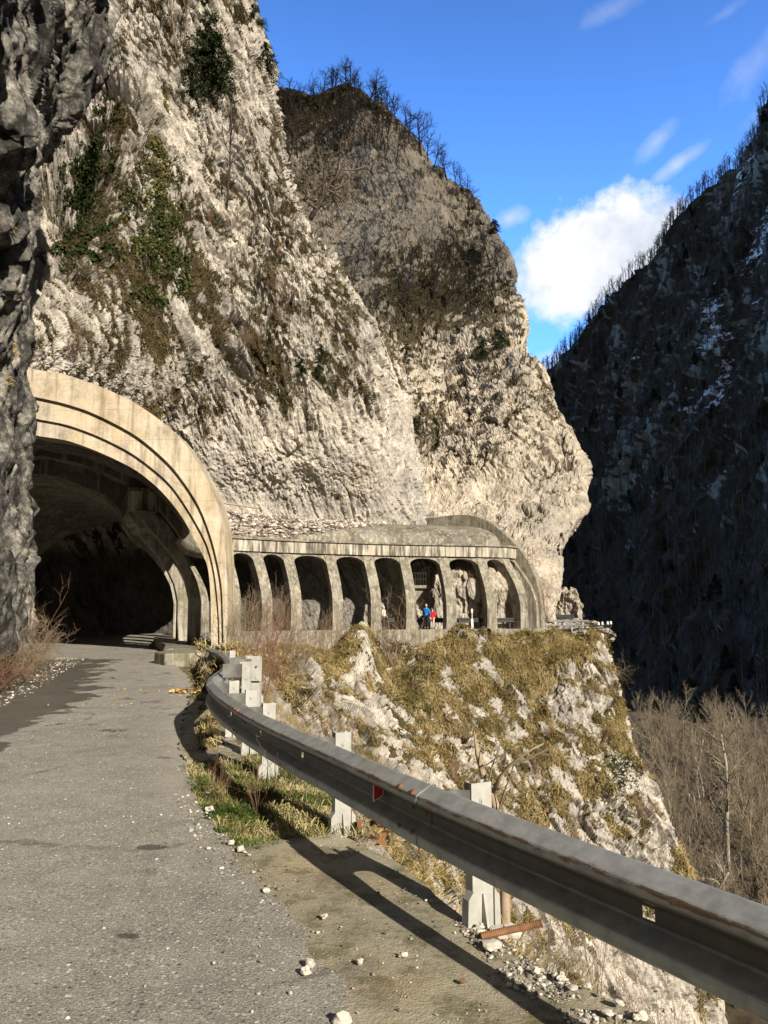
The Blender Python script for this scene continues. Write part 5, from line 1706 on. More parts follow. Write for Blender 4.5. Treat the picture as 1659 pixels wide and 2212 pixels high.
for k, (u, v, s) in enumerate([(1040, 770, .55), (1020, 560, .6), (880, 770, .5), (700, 780, .34), (690, 815, .3), (900, 930, .4), (650, 800, .3), (1080, 740, .5)]):
    p, n_ = pick('mid' if u > 860 else 'main', u, v); put('evergreen_shrub', (ev[k % 3][1],), (M_NEEDLE,), p - Vector((0, 0, 1.2 * s)), s, k, None, 'dark evergreen shrub clinging to the sunlit rock face', 'shrub', 'evergreen shrubs on the cliffs')

# ivy sheets on the main cliff
def ivy(key, cu, cv, ru, rv, n, size, tone, label, seed, cut=0.0):
    s = SURF[key]; rs = np.random.RandomState(seed)
    w_ = np.exp(-((s['u'] - cu) / ru) ** 2 - ((s['v'] - cv) / rv) ** 2) + 1.05 * fbm(s['p'] / 1.5, 4, seed, 0.6)
    ok = np.where((w_ > 0.42 + cut) & (np.abs(s['u'] - cu) < ru * 2) & (np.abs(s['v'] - cv) < rv * 2))[0]
    ch = rs.choice(ok, n)
    c = s['p'][ch] + s['n'][ch] * rs.uniform(0.03, 0.35, (n, 1)) + rs.normal(0, 0.08, (n, 3))
    tn = np.clip(tone + 0.5 * fbm(c / 0.8, 3, seed + 1), 0, 1)
    me = leaves('ivy', c, s['n'][ch] + rs.normal(0, 0.5, (n, 3)), size, seed, M_LEAF, tn)
    tag(link_mesh('ivy', me, M_LEAF), label, 'ivy')
ivy('main', 345, 480, 40, 85, 3600, 0.19, 0.48, 'bright yellow green ivy hanging in a sheet down the white cliff', 61)
ivy('main', 350, 560, 40, 60, 3000, 0.22, 0.35, 'darker ivy below the bright sheet on the white cliff', 62)
ivy('main', 185, 400, 34, 95, 5000, 0.26, 0.12, 'dark ivy filling the shady hollow beside the grey overhang', 63)
ivy('main', 340, 330, 12, 60, 1500, 0.20, 0.8, 'yellow ivy strip climbing the crack above the bright sheet', 64)
ivy('spur', 895, 1490, 22, 60, 1300, 0.13, 0.35, 'ivy trailing down beside the white rock rib below the gallery', 65)
ivy('spur', 1325, 1690, 30, 30, 900, 0.14, 0.3, 'mossy green ivy cushion near the right edge of the slope', 66)

# ---- thickets in front of the gallery and along the verge
SHB = [shrub_mesh(420 + i, 2.4, 12, 0.42, 2, (5, 4), 0.010, 0.004, wob=0.16) for i in range(5)]
for i, (u, v, Y, s) in enumerate([(540, 1420, 22, .9), (560, 1440, 20, .8), (590, 1430, 24, .9), (520, 1400, 26, 1.0), (610, 1420, 30, 1.0), (640, 1440, 30, .8), (580, 1400, 32, 1.2), (660, 1420, 36, .9), (690, 1400, 40, 1.0), (700, 1420, 38, .8), (625, 1400, 38, 1.3), (545, 1400, 30, 1.2),
                                   (605, 1470, 20, .6), (640, 1480, 24, .7), (720, 1390, 43, 1.0), (500, 1395, 27, .7), (570, 1470, 17, .55), (560, 1500, 15, .5)]):
    q = at(u, v, Y)
    put('bare_shrub', (SHB[i % 5],), (M_TWIG_R if i % 3 else M_TWIG,), Vector(q) - Vector((0, 0, 0.25)), s, i * 1.3, None, 'thin reddish brown leafless bush in the thicket below the arches', 'shrub', 'leafless bushes below the arches')
for i, (u, v, Y, s, lab) in enumerate([(848, 1440, 49.5, 2.0, 'tall leafless bush with fanned stems in front of the middle arches'), (835, 1425, 49.8, 1.3, 'lower leafless bush left of the tall fanned one before the middle arches'),
                                        (1183, 1345, 54.0, 1.4, 'reddish leafless bush at the right end of the gallery'), (1150, 1340, 57.2, 1.5, 'leafless bush standing inside the last bays against the rock'), (1130, 1340, 56.5, 1.2, 'smaller leafless bush inside the last bays against the rock'),
                                        (605, 1345, 50.5, 1.3, 'leafless bush standing in the second open bay')]):
    put('bare_shrub', (SHB[i % 5],), (M_TWIG_R if i != 0 else M_TWIG,), at(u, v, Y), s, i, None, lab, 'shrub')
edge_t = tree_meshes(331, 4.5, 0.05, 3, (10, 5, 4), 0.1, ang=(30, 70), shrink=0.6, wob=0.2, up=0.0, sides=(5, 4, 3, 3), rmin=0.007)
put('bare_tree', edge_t, (M_BARK, M_TWIG), at(1292, 1470, 52.5), 0.62, 0.3, (0.1, 1.15), 'bare tree reaching out sideways from the brink over the dark valley', 'tree')
put('bare_tree', edge_t, (M_BARK, M_TWIG), at(1240, 1480, 50), 0.45, 2.3, (0.1, 0.5), 'small bare tree hugging the slope just below the brink', 'tree')
for i in range(26):
    u, v = rr.uniform(620, 1430), rr.uniform(1450, 1950)
    p, n_ = pick('spur', u, v)
    put('bare_shrub', (SHR[i % 4],), (M_TWIG,), p, rr.uniform(0.5, 1.0), i, (0.3, 0.1), 'small leafless shrub on the dry grass slope below the gallery', 'shrub', 'leafless shrubs on the grass slope')

# bramble thicket at the foot of the left wall
BR = [shrub_mesh(440 + i, 1.3, 26, 1.1, 2, (6, 4), 0.009, 0.0035, wob=0.3, droop=0.08, shrink=0.55, ang=(25, 75)) for i in range(4)]
for i, (x, y, s) in enumerate([(-9.2, 19.6, 1.2), (-10.1, 21.0, 1.3), (-8.3, 17.2, 1.0), (-7.9, 15.6, 0.95), (-9.6, 18.2, 1.4), (-8.7, 16.6, 1.1), (-10.6, 22.4, 1.1), (-8.1, 14.2, 0.9), (-9.0, 15.4, 1.3), (-10.2, 19.6, 1.4), (-7.6, 13.2, 0.75), (-8.2, 12.8, .9)]):
    put('bramble_bush', (BR[i % 4],), (M_TWIG_R if i % 2 else M_TWIG,), (x, y, -0.05), s, i * 1.7, None, 'tangled leafless bramble in the thicket at the foot of the left rock wall', 'bush', 'brambles along the left rock wall')
put('bare_shrub', (SHB[1],), (M_PALE,), (-10.2, 21.8, 0), 1.05, 0.5, None, 'pale leafless sapling rising above the brambles at the tunnel mouth', 'shrub')
n = 5200
c = np.stack([rs_.uniform(-10.8, -7.4, n), rs_.uniform(12.5, 22.5, n), rs_.uniform(0.0, 0.75, n)], 1)
c = c[(c[:, 0] < -7.2 - 0.33 * np.maximum(c[:, 1] - 14, 0) + 0.3)]
tag(link_mesh('leaf_litter', leaves('leaf_litter', c, rs_.normal(0, 1, (len(c), 3)), 0.05, 71, M_MOSS), M_MOSS), kind='stuff')

# ---- trees down in the valley
VT = [tree_meshes(600 + i, 12, 0.13, 3, (14, 8, 6), 0.25, ang=(25, 58), shrink=0.40, wob=0.17, up=0.10, sides=(5, 4, 3, 3), rmin=0.009) for i in range(5)]
VT1 = [tree_meshes(620 + i, 8, 0.07, 3, (12, 6, 5), 0.15, ang=(15, 45), shrink=0.42, wob=0.14, up=0.14, sides=(4, 3, 3), rmin=0.008, one=True) for i in range(4)]
s = SURF['valley']
def vground(X, Y):
    i = np.argmin((s['p'][:, 0] - X) ** 2 + (s['p'][:, 1] - Y) ** 2)
    return float(s['p'][i, 2])
def vput(meshes, mats, u, Y, sc_, **k):
    X = (u - PW / 2) / FPX * Y * 0.995
    return put('bare_tree', meshes, mats, (X, Y, vground(X, Y) - 0.2), sc_, rr.random() * 6, k.pop('tilt', None), **k)
white1 = tree_meshes(651, 15, 0.22, 3, (18, 9, 7), 0.3, ang=(30, 65), shrink=0.36, wob=0.16, up=0.10, sides=(7, 5, 3, 3), rmin=0.010)
vput(white1, (M_PALE, M_TWIG), 1540, 80, 1.12, label='tall pale barked tree with a wide crown standing out of the sunlit valley wood', cat='tree')
white2 = tree_meshes(653, 9, 0.2, 3, (10, 6, 4), 0.2, ang=(35, 75), shrink=0.5, wob=0.2, up=0.08, sides=(7, 5, 3, 3), rmin=0.012)
vput(white2, (M_PALE, M_PALE), 1478, 67, 0.95, label='pale leaning tree low in the valley, nearer than the tall pale one', cat='tree', tilt=(0.1, 0.35))
vput(VT[0], (M_PALE, M_TWIG), 1415, 78, 0.9, label='slim pale stemmed tree in the valley wood beside the grass slope', cat='tree')
for i in range(140):
    Y = rr.uniform(60, 138); u = rr.uniform(1360 + max(0, 90 - Y) * 3.2, 1720)
    far_ = Y > 95
    vput(VT1[i % 4] if i % 3 else VT[i % 5], (M_TWIG,) if i % 3 else (M_BARK, M_TWIG), u, Y, rr.uniform(0.85, 1.3) * (1.0 if i % 3 else 0.75), label='leafless tree in the sunlit wood on the valley floor', cat='tree', group='leafless trees of the valley wood')
# brushwood under them
def merged(name, meshes, placements, mat, kind='stuff', attrs=None):
    V, Q, T, off = [], [], [], 0
    tn, rt_ = [], np.random.RandomState(len(placements))
    data = []
    for me in meshes:
        n = len(me.vertices); co = np.empty(n * 3, np.float32); me.vertices.foreach_get('co', co)
        quads = [tuple(p.vertices) for p in me.polygons if len(p.vertices) == 4]; tris = [tuple(p.vertices) for p in me.polygons if len(p.vertices) == 3]
        data.append((co.reshape(-1, 3), np.array(quads, np.int32).reshape(-1, 4), np.array(tris, np.int32).reshape(-1, 3)))
    for k, (loc, sc_, rz) in enumerate(placements):
        co, q, t = data[k % len(data)]
        c_, s_ = math.cos(rz), math.sin(rz)
        x = co[:, 0] * c_ - co[:, 1] * s_; y = co[:, 0] * s_ + co[:, 1] * c_
        V.append(np.stack([x, y, co[:, 2]], 1) * sc_ + np.array(loc)); Q.append(q + off); T.append(t + off); off += len(co); tn.append(np.full(len(co), rt_.uniform(), np.float32))
    me = np_mesh(name, np.concatenate(V), np.concatenate(Q), np.concatenate(T) if sum(map(len, T)) else None, smooth=name not in ('gravel', 'rubble'), attrs={'tone': np.concatenate(tn)})
    o = link_mesh(name, me, mat)
    if kind: o['kind'] = kind
    return o
US = [shrub_mesh(460 + i, 3.2, 10, 0.5, 1, (6,), 0.03, 0.012, wob=0.2) for i in range(4)]
pl_ = []
for i in range(260):
    Y = rr.uniform(55, 140); u = rr.uniform(1330 + max(0, 90 - Y) * 3.2, 1760); X = (u - PW / 2) / FPX * Y
    pl_.append(((X, Y, vground(X, Y)), rr.uniform(0.4, 0.95), rr.random() * 6))
merged('brushwood', US, pl_, M_TWIG)

# ---- forest on the mountainside
def far_tree(seed, H, nb, conifer=False):
    rng = random.Random(seed); m = MB()
    m.tube([(0, 0, -1), (0.1, 0, H * 0.5), (0, 0, H * 0.9)], [0.22, 0.15, 0.05], 4, cap=False)
    for k in range(nb):
        z = H * rng.uniform(0.25, 0.9); a = rng.random() * 6.28; ln = H * rng.uniform(0.12, 0.34)
        e = Vector((math.cos(a) * ln * 0.6, math.sin(a) * ln * 0.6, z + ln * 0.8))
        mid_ = Vector((0, 0, z)).lerp(e, 0.5) + Vector((rng.uniform(-.3, .3), rng.uniform(-.3, .3), 0))
        m.tube([(0, 0, z), mid_, e], [0.09, 0.07, 0.035], 3, cap=False)
        for j in range(2):
            e2 = mid_ + Vector((rng.uniform(-1, 1), rng.uniform(-1, 1), rng.uniform(0.4, 1.3))) * ln * 0.4
            m.tube([mid_, e2], [0.05, 0.03], 3, cap=False)
    return m.mesh('tree', False)
FT = [far_tree(700 + i, 11, 12) for i in range(6)]
s = SURF['mount']; rs = np.random.RandomState(12)
vis = np.where((s['u'] > 1130) & (s['u'] < 1720) & (s['v'] < 1560) & (s['v'] > 150))[0]
dist = np.linalg.norm(s['p'][vis], axis=1)
wgt = (0.25 + sstep(0.75, 0.3, s['veg'][vis])) * dist
ch = rs.choice(vis, 3600, p=wgt / wgt.sum())
M_FORTREE = flat_mat('forest_bark', (0.095, 0.076, 0.058), 0.95, 0.4, 0.1)
merged('forest', FT, [(s['p'][i], rs.uniform(0.55, 1.15), rs.uniform(0, 6.28)) for i in ch], M_FORTREE)
def far_bush(seed):
    rs2 = np.random.RandomState(seed); n = 260
    z = rs2.uniform(0, 1, n); r_ = (1 - z) ** 0.7 * 2.4
    a = rs2.uniform(0, 6.28, n); q = np.sqrt(rs2.uniform(0, 1, n))
    return leaves('bush', np.stack([np.cos(a) * r_ * q, np.sin(a) * r_ * q, z * 6.5 + 0.3], 1), rs2.normal(0, 1, (n, 3)), 1.0, seed, M_NEEDLE)
ch = rs.choice(vis, 210, p=(dist * sstep(0.9, 0.4, s['veg'][vis]) + 1e-9) / (dist * sstep(0.9, 0.4, s['veg'][vis]) + 1e-9).sum())
M_CONIF = flat_mat('conifer_green', (0.016, 0.024, 0.012), 0.95, 0.4, 0.4)
merged('evergreen_forest', [far_bush(720 + i) for i in range(3)], [(s['p'][i], rs.uniform(0.5, 1.1), rs.uniform(0, 6.28)) for i in ch], M_CONIF)
SKT = [tree_meshes(740 + i, 12, 0.17, 2, (11, 6), 0.3, ang=(20, 48), shrink=0.42, wob=0.16, up=0.12, sides=(4, 3, 3), rmin=0.04, one=True) for i in range(5)]
for i in range(86):
    t_ = (i + rr.random() * 0.7) / 86
    u = 1180 + t_ * 500
    v = float(np.interp(u, SKY_U, SKY_V))
    cand = np.where(np.abs(s['u'] - u) < 5)[0]
    j = cand[np.argmin(s['v'][cand])]
    put('bare_tree', SKT[i % 5], (M_BARK_D,), Vector(s['p'][j]) - Vector((0, 0, 0.6)), rr.uniform(0.8, 1.25), rr.random() * 6, (0, rr.uniform(-0.1, 0.02)), 'bare tree in the row along the skyline of the dark mountainside', 'tree', 'bare trees on the skyline of the mountainside')
print('veg', time.time() - T0)
# ================================================================== people
def skin_body(name, joints, edges, mat, parent=None, root=0, sub=2):
    """joints: list of (x,y,z,r); grows one continuous skinned surface and bakes it to a mesh"""
    me = bpy.data.meshes.new(name)
    me.from_pydata([j[:3] for j in joints], edges, [])
    o = bpy.data.objects.new(name, me); COL.objects.link(o)
    sm = o.modifiers.new('skin', 'SKIN'); sm.use_smooth_shade = True
    for i, j in enumerate(joints):
        r = j[3]
        me.skin_vertices[0].data[i].radius = (r, r) if not isinstance(r, tuple) else r
        me.skin_vertices[0].data[i].use_root = (i == root)
    ss = o.modifiers.new('subd', 'SUBSURF'); ss.levels = sub; ss.render_levels = sub
    dg = bpy.context.evaluated_depsgraph_get()
    baked = bpy.data.meshes.new_from_object(o.evaluated_get(dg))
    bpy.data.objects.remove(o)
    for p in baked.polygons: p.use_smooth = True
    baked.name = name
    baked.materials.clear(); baked.materials.append(mat)
    ob = bpy.data.objects.new(name, baked); COL.objects.link(ob)
    if parent is not None: ob.parent = parent
    return ob

M_SKIN = flat_mat('skin', (0.55, 0.33, 0.24), 0.6, 0.06, 8)
M_BLUE = flat_mat('blue_jacket', (0.01, 0.17, 0.56), 0.7, 0.2, 7)
M_REDC = flat_mat('red_coat', (0.62, 0.012, 0.025), 0.7, 0.2, 7)
M_BLACK = flat_mat('black_cloth', (0.016, 0.016, 0.018), 0.85, 0.3, 7)
M_PALEC = flat_mat('pale_jacket', (0.50, 0.46, 0.38), 0.8, 0.12, 7)
M_KNIT = flat_mat('white_knit', (0.74, 0.72, 0.68), 0.9, 0.06, 20)
M_HAIR = flat_mat('brown_hair', (0.09, 0.05, 0.03), 0.7, 0.3, 20)
M_SHOE = flat_mat('shoes', (0.05, 0.045, 0.04), 0.7, 0.2, 8)

def person(loc, rz, H, top, legs, hat, label, coat=False, arms=((0.35, 0.10, 1.05), (0.30, 0.12, 1.02)), stance=0.1, hips=0.16, headturn=0.0, phone=False, group=None):
    """a standing figure H tall facing its local -Y; arms: hand positions (x outward, y forward, z) for right and left at 1.7 m"""
    k = H / 1.70
    J, E = [], []
    def j(x, y, z, r): J.append((x * k, y * k, z * k, (r[0] * k, r[1] * k) if isinstance(r, tuple) else r * k)); return len(J) - 1
    def e(a, b): E.append((a, b))
    pel = j(0, 0, .93, .125); wa = j(0, -.005, 1.08, .115); ch = j(0, .005, 1.27, .135); nk = j(0, .01, 1.44, .052); hd0 = j(0, -.005, 1.52, .066); hd1 = j(0, -.005, 1.60, .082); hd2 = j(0, .002, 1.665, .055)
    for a, b in ((pel, wa), (wa, ch), (ch, nk), (nk, hd0), (hd0, hd1), (hd1, hd2)): e(a, b)
    nose = j(0, -.085, 1.565, .014); e(hd1, nose)
    L_ = {}
    for sx in (-1, 1):
        hip = j(sx * .09, 0, .88, .088); kn = j(sx * (stance * .8 + .02), -.02, .48, .058); an = j(sx * stance, .02, .09, .042); toe = j(sx * (stance + .02), -.13, .035, .034)
        for a, b in ((pel, hip), (hip, kn), (kn, an), (an, toe)): e(a, b)
        sh = j(sx * .175, .01, 1.385, .058); e(ch, sh)
        hx, hy, hz = arms[0 if sx < 0 else 1]
        ex, ey, ez = sx * (.24 + .3 * (hx - .2)), (-hy) * .35 + .05, (1.385 + hz) / 2 - .08
        el = j(ex, ey, ez, .043); wr = j(sx * hx, -hy, hz, .028); e(sh, el); e(el, wr)
        d = Vector((J[wr][0] - J[el][0], J[wr][1] - J[el][1], J[wr][2] - J[el][2])).normalized()
        up = Vector((0, 0, 1)) if abs(d.z) < .8 else Vector((0, -1, 0))
        sd = d.cross(up).normalized()
        W0 = Vector(J[wr][:3]) / k
        pm = W0 + d * .05; pi = j(*pm, .030); e(wr, pi)
        for f_, (o_, ln) in enumerate(((-.027, .060), (-.009, .070), (.009, .066), (.026, .052))):
            b0 = pm + sd * o_ + d * .035; b1 = b0 + d * ln * .55 + up * -.004; b2 = b1 + d * ln * .4 - up * .018
            a = j(*b0, .0095); b = j(*b1, .0085); c = j(*b2, .007); e(pi, a); e(a, b); e(b, c)
        t0 = pm - sd * .03 - d * .015; t1 = t0 - sd * .025 + d * .03; a = j(*t0, .011); b = j(*t1, .009); e(pi, a); e(a, b)
        L_[sx] = (hip, kn, an, toe, sh, el, wr, d)
    body = skin_body('person', J, E, M_SKIN, root=pel, sub=1)
    body.location = loc; body.rotation_euler = (0, 0, rz)
    # trousers, shoes
    JJ = lambda i, r: (J[i][0], J[i][1], J[i][2], r * k)
    tj = [JJ(pel, .150)]; te = []
    for sx in (-1, 1):
        hip, kn, an, toe = L_[sx][:4]
        b = len(tj); tj += [JJ(hip, .106), JJ(kn, .078), (J[an][0], J[an][1], J[an][2] + .02 * k, .064 * k)]; te += [(0, b), (b, b + 1), (b + 1, b + 2)]
        s_ = MB(); a = Vector(J[an][:3]); t = Vector(J[toe][:3])
        s_.tube([(a.x, a.y + .05 * k, .045 * k), (a.x, a.y, .055 * k), ((a.x + t.x) / 2, (a.y + t.y) / 2, .05 * k), (t.x, t.y, .038 * k), (t.x, t.y - .03 * k, .03 * k)], [.03 * k, .046 * k, .048 * k, .042 * k, .02 * k], 8)
        s_.obj('shoe', M_SHOE, body, smooth=True)
    skin_body('trousers', tj, te, legs, body)
    # jacket or long coat with sleeves and collar
    lo = .62 if coat else .86
    cj = [(0, 0, lo * k, (.175 * k if coat else .158 * k)), (0, 0, 1.0 * k, .160 * k), (0, 0, 1.14 * k, .152 * k), (0, .008 * k, 1.29 * k, .165 * k), (0, .01 * k, 1.40 * k, .100 * k), (0, .008 * k, 1.46 * k, .074 * k)]
    ce = [(0, 1), (1, 2), (2, 3), (3, 4), (4, 5)]
    for sx in (-1, 1):
        hip, kn, an, toe, sh, el, wr, d = L_[sx]
        b = len(cj)
        w0 = Vector(J[wr][:3]) - d * .01 * k
        cj += [JJ(sh, .086), JJ(el, .068), (*w0, .048 * k)]; ce += [(3, b), (b, b + 1), (b + 1, b + 2)]
    skin_body('coat' if coat else 'jacket', cj, ce, top, body, root=3)
    # eyes, ears, mouth
    for sx in (-1, 1):
        MB().tube([(sx * .03 * k, -.080 * k, 1.592 * k), (sx * .03 * k, -.086 * k, 1.592 * k)], [.009 * k, .004 * k], 6).obj('eye', M_BLACK, body)
        MB().tube([(sx * .080 * k, .0, 1.60 * k), (sx * .088 * k, .012 * k, 1.575 * k), (sx * .080 * k, .005 * k, 1.55 * k)], [.010 * k, .014 * k, .007 * k], 6).obj('ear', M_SKIN, body, smooth=True)
    MB().tube([(-.022 * k, -.070 * k, 1.528 * k), (0, -.075 * k, 1.526 * k), (.022 * k, -.070 * k, 1.528 * k)], [.003 * k, .005 * k, .003 * k], 5).obj('mouth', M_REDC, body)
    if hat:
        h_ = skin_body('knit_hat', [(0, .012 * k, 1.615 * k, .098 * k), (0, .010 * k, 1.67 * k, .090 * k), (0, .01 * k, 1.715 * k, .045 * k)], [(0, 1), (1, 2)], hat, body)
        MB().tube([(0, .01 * k, 1.735 * k), (0, .01 * k, 1.755 * k), (0, .01 * k, 1.785 * k)], [.02 * k, .034 * k, .015 * k], 8).obj('bobble', hat, h_, smooth=True)
    skin_body('hair', [(0, .030 * k, 1.64 * k, .082 * k), (0, .045 * k, 1.56 * k, .070 * k), (0, .05 * k, 1.49 * k, .045 * k)], [(0, 1), (1, 2)], M_HAIR, body)
    if phone:
        w0 = Vector(J[L_[1][6]][:3]) + Vector((0, -.06, .08)) * k
        pb = MB().box(w0, (.075 * k, .009 * k, .15 * k)); ph = pb.obj('phone', M_BLACK, None, bevel=.002)
        ph.location = loc; ph.rotation_euler = (0, 0, rz); tag(ph, 'dark phone held up by the person in the blue jacket', 'phone')
    return tag(body, label, 'person', group)

def floor_at(u, Y, z=0.37): return ((u - PW / 2) / FPX * Y * 0.9917 / 1.0, Y, z)
bq = at(921, 1354, 53.4); rq = at(934, 1353, 53.6); wq = at(829, 1356, 53.0)
person((bq[0], bq[1], 0.36), R(150), 1.66, M_BLUE, M_BLACK, M_KNIT, 'person in a bright blue jacket, black trousers and white bobble hat, seen from behind', arms=((0.24, 0.14, 0.98), (0.16, 0.30, 1.36)), phone=True)
person((rq[0] + 0.02, rq[1], 0.36), R(-28), 1.36, M_REDC, M_PALEC, None, 'smaller person wrapped in a long red coat close beside the blue jacket', coat=True, arms=((0.16, 0.16, 1.08), (0.18, 0.12, 1.0)))
person((wq[0], wq[1], 0.36), R(60), 1.55, M_PALEC, M_BLACK, M_KNIT, 'person in a pale jacket and dark trousers half hidden beside an arcade pier', arms=((0.22, 0.10, 0.95), (0.22, 0.12, 0.95)))

# ================================================================== small things in and round the gallery
# dark crash barrier inside the gallery
def small_rail(name, pts, h, mat, label, post_every=2.2, zb=0.3, width=0.3, pm=None, rails=None, group=None):
    pts = polyline(np.array(pts, float), 40)
    o = empty(name, tuple(pts[0])); O = np.array(pts[0])
    t = np.gradient(pts, axis=0); t[:, 2] = 0; t /= np.linalg.norm(t, axis=1, keepdims=True); nn_ = np.stack([t[:, 1], -t[:, 0], t[:, 2]], -1)
    for zc, hh in (rails or [(h - width / 2, width)]):
        rings = []
        for p, n_ in zip(pts, nn_):
            rings.append([p - O + n_ * d + np.array([0, 0, zc + z * hh]) for d, z in ((0, -.5), (.05, -.35), (.05, -.2), (.0, 0), (.05, .2), (.05, .35), (0, .5), (-.02, .5), (-.02, -.5))])
        MB().loft(rings).obj('rail_beam', mat, o)
    L0 = np.concatenate([[0], np.cumsum(np.linalg.norm(np.diff(pts, axis=0), axis=1))])
    for s in np.arange(0.1, L0[-1], post_every):
        p = np.array([np.interp(s, L0, pts[:, k]) for k in range(3)]); i = int(np.argmin(abs(L0 - s)))
        MB().box(Vector(p - O) + Vector((-nn_[i][0] * .1, -nn_[i][1] * .1, h / 2 - .1)), (.1, .1, h + .2)).obj('post', pm or mat, o)
    return tag(o, label, 'guardrail', group)
ins = [at(u, v, Y) for u, v, Y in ((838, 1352, 53.6), (925, 1352, 54.2), (1000, 1350, 54.5), (1065, 1347, 54.7), (1130, 1341, 55.2))]
ins = [np.array([q[0], q[1], 0.3]) for q in ins]
small_rail('guardrail', ins, 0.80, M_DARKSTEEL, 'dark crash barrier running low behind the gallery piers', zb=0.3, width=0.32)
fr2 = [at(u, v, Y) for u, v, Y in ((1180, 1350, 57.5), (1225, 1351, 58.5), (1272, 1347, 60))]
small_rail('railing', [np.array([q[0], q[1], 0.15]) for q in fr2], 0.75, M_ZINC, 'grey railing along the brink beyond the end of the gallery', post_every=1.3, rails=[(0.68, 0.12), (0.35, 0.08)])
fr3 = [at(u, v, Y) for u, v, Y in ((1190, 1330, 66), (1230, 1328, 70), (1262, 1322, 76))]
small_rail('railing', [np.array([q[0], q[1], 0.25]) for q in fr3], 1.0, M_DARKSTEEL, 'dark barrier on the road bend farther on below the headland', post_every=2, rails=[(0.85, 0.3)])

# ground of the road bend beyond the gallery, and the rock that stands behind it
def rock_lump(name, c, size, seed, sub=4, mat=None, label=None, cat='rock', flat=1.0, group=None, amp=0.5):
    bm = bmesh.new(); bmesh.ops.create_icosphere(bm, subdivisions=sub, radius=1.0)
    co = np.array([v.co[:] for v in bm.verts]); 
    f1, _ = facets(co * 1.3 + seed * 3.1, seed); f2, _ = facets(co * 3.1 + seed, seed + 1)
    r = 1 + amp * 0.55 * f1 + amp * 0.25 * f2 + amp * 0.3 * fbm(co * 1.2 + seed, 3, seed)
    co = co * r[:, None] * np.array(size)
    for v, q in zip(bm.verts, co): v.co = q
    me = bpy.data.meshes.new(name); bm.to_mesh(me); bm.free()
    vv = np.clip(0.30 + 0.5 * fbm(co / 1.2, 4, seed + 7) + 0.2 * (co[:, 2] / size[2]), 0, 1)
    a = me.attributes.new('veg', 'FLOAT', 'POINT'); a.data.foreach_set('value', vv.astype(np.float32))
    o = link_mesh(name, me, mat or M_ROCK, loc=c)
    return tag(o, label, cat, group)
rock_lump('rock', tuple(at(1224, 1322, 74)), (1.5, 2.2, 2.1), 5, 5, M_ROCK_GREY, 'shaded grey rock standing beside the road bend past the headland')
q = at(1245, 1345, 64)
rock_lump('rock_ledge', tuple(q - np.array([0.2, 0, 0.9])), (2.6, 5.5, 1.1), 9, 5, M_ROCK, 'broken rocky ledge carrying the barrier past the headland', 'rock', flat=0.3)

# bracket with white insulators at the brink
q = at(1291, 1352, 55); q2 = at(1321, 1350, 55)
BRK = empty('insulator_bracket', tuple(q)); tag(BRK, 'dark steel bracket with four white insulators jutting over the brink', 'bracket')
dv = Vector(q2 - q)
m_ = MB(); m_.tube([(-.2, 0, 0), dv], 0.045, 4); m_.tube([(-.2, 0, -.18), dv - Vector((.05, 0, .16))], 0.035, 4); m_.tube([dv, (dv.x * .35, 0, -1.5)], 0.04, 4); m_.tube([(dv.x * .3, 0, -.1), (dv.x * .35, 0, -1.5)], 0.035, 4)
m_.tube([dv * .65, (dv.x * .35, 0, -.8)], 0.025, 4)
m_.obj('arm', M_DARKSTEEL, BRK)
for f_ in (0.06, .34, .72, .95):
    p = dv * f_
    MB().tube([p + Vector((0, 0, .03)), p + Vector((0, 0, .06)), p + Vector((0, 0, .12)), p + Vector((0, 0, .16)), p + Vector((0, 0, .24)), p + Vector((0, 0, .28))], [.03, .085, .095, .06, .085, .02], 10).obj('insulator', M_WHITE, BRK, smooth=True)

# white marker post and flower box on the base wall
q = at(1020, 1352, 53.1)
MK = empty('marker_post', (float(q[0]), float(q[1]), 0.34)); tag(MK, 'thin white marker post with a broad head standing on the gallery edge', 'marker post')
MB().box((0, 0, .35), (.16, .12, .7)).obj('base', M_WHITE, MK, bevel=.02)
MB().tube([(0, 0, .7), (0, 0, 1.15)], .03, 8).obj('pole', M_WHITE, MK)
MB().box((0, 0, 1.27), (.13, .05, .26)).obj('head', M_WHITE, MK, bevel=.015)
q = at(1019, 1362, 52.2)
bx = MB().box((0, 0, .1), (.7, .35, .34)); bx.box((-.2, .02, .32), (.2, .2, .12)); o = bx.obj('concrete_footing', M_CONC, None, bevel=.02); o.location = (float(q[0]), float(q[1]), -0.25)
tag(o, 'pale concrete footing stuck on the outside of the gallery edge below the marker post', 'concrete block')

# balcony on the rock inside the sixth bay
q = at(906, 1268, 56.2)
BAL = empty('balcony', tuple(q)); tag(BAL, 'small concrete balcony with a thin railing on the rock inside the gallery bay', 'balcony')
MB().box((0, .6, 0), (1.5, 2.4, .22)).obj('slab', M_CONC, BAL, bevel=.02)
MB().box((.62, .2, -1.0), (.34, .34, 5.0)).obj('column', M_CONC_D, BAL, bevel=.02)
br = MB().add([(-.6, -.3, -.11), (.4, -.3, -.11), (-.6, -.1, -1.5), (-.6, .4, -.11), (.4, .4, -.11), (-.6, .4, -1.5)], [(0, 1, 2), (5, 4, 3), (0, 2, 5, 3), (1, 0, 3, 4), (2, 1, 4, 5)]); br.obj('corbel', M_CONC, BAL)
rl = MB()
for x in np.linspace(-.7, .45, 7): rl.tube([(x, -.55, .1), (x, -.55, 1.0)], .018, 4)
for z in (.55, 1.0): rl.tube([(-.75, -.55, z), (.5, -.55, z)], .022, 4)
rl.obj('railing', M_DARKSTEEL, BAL)

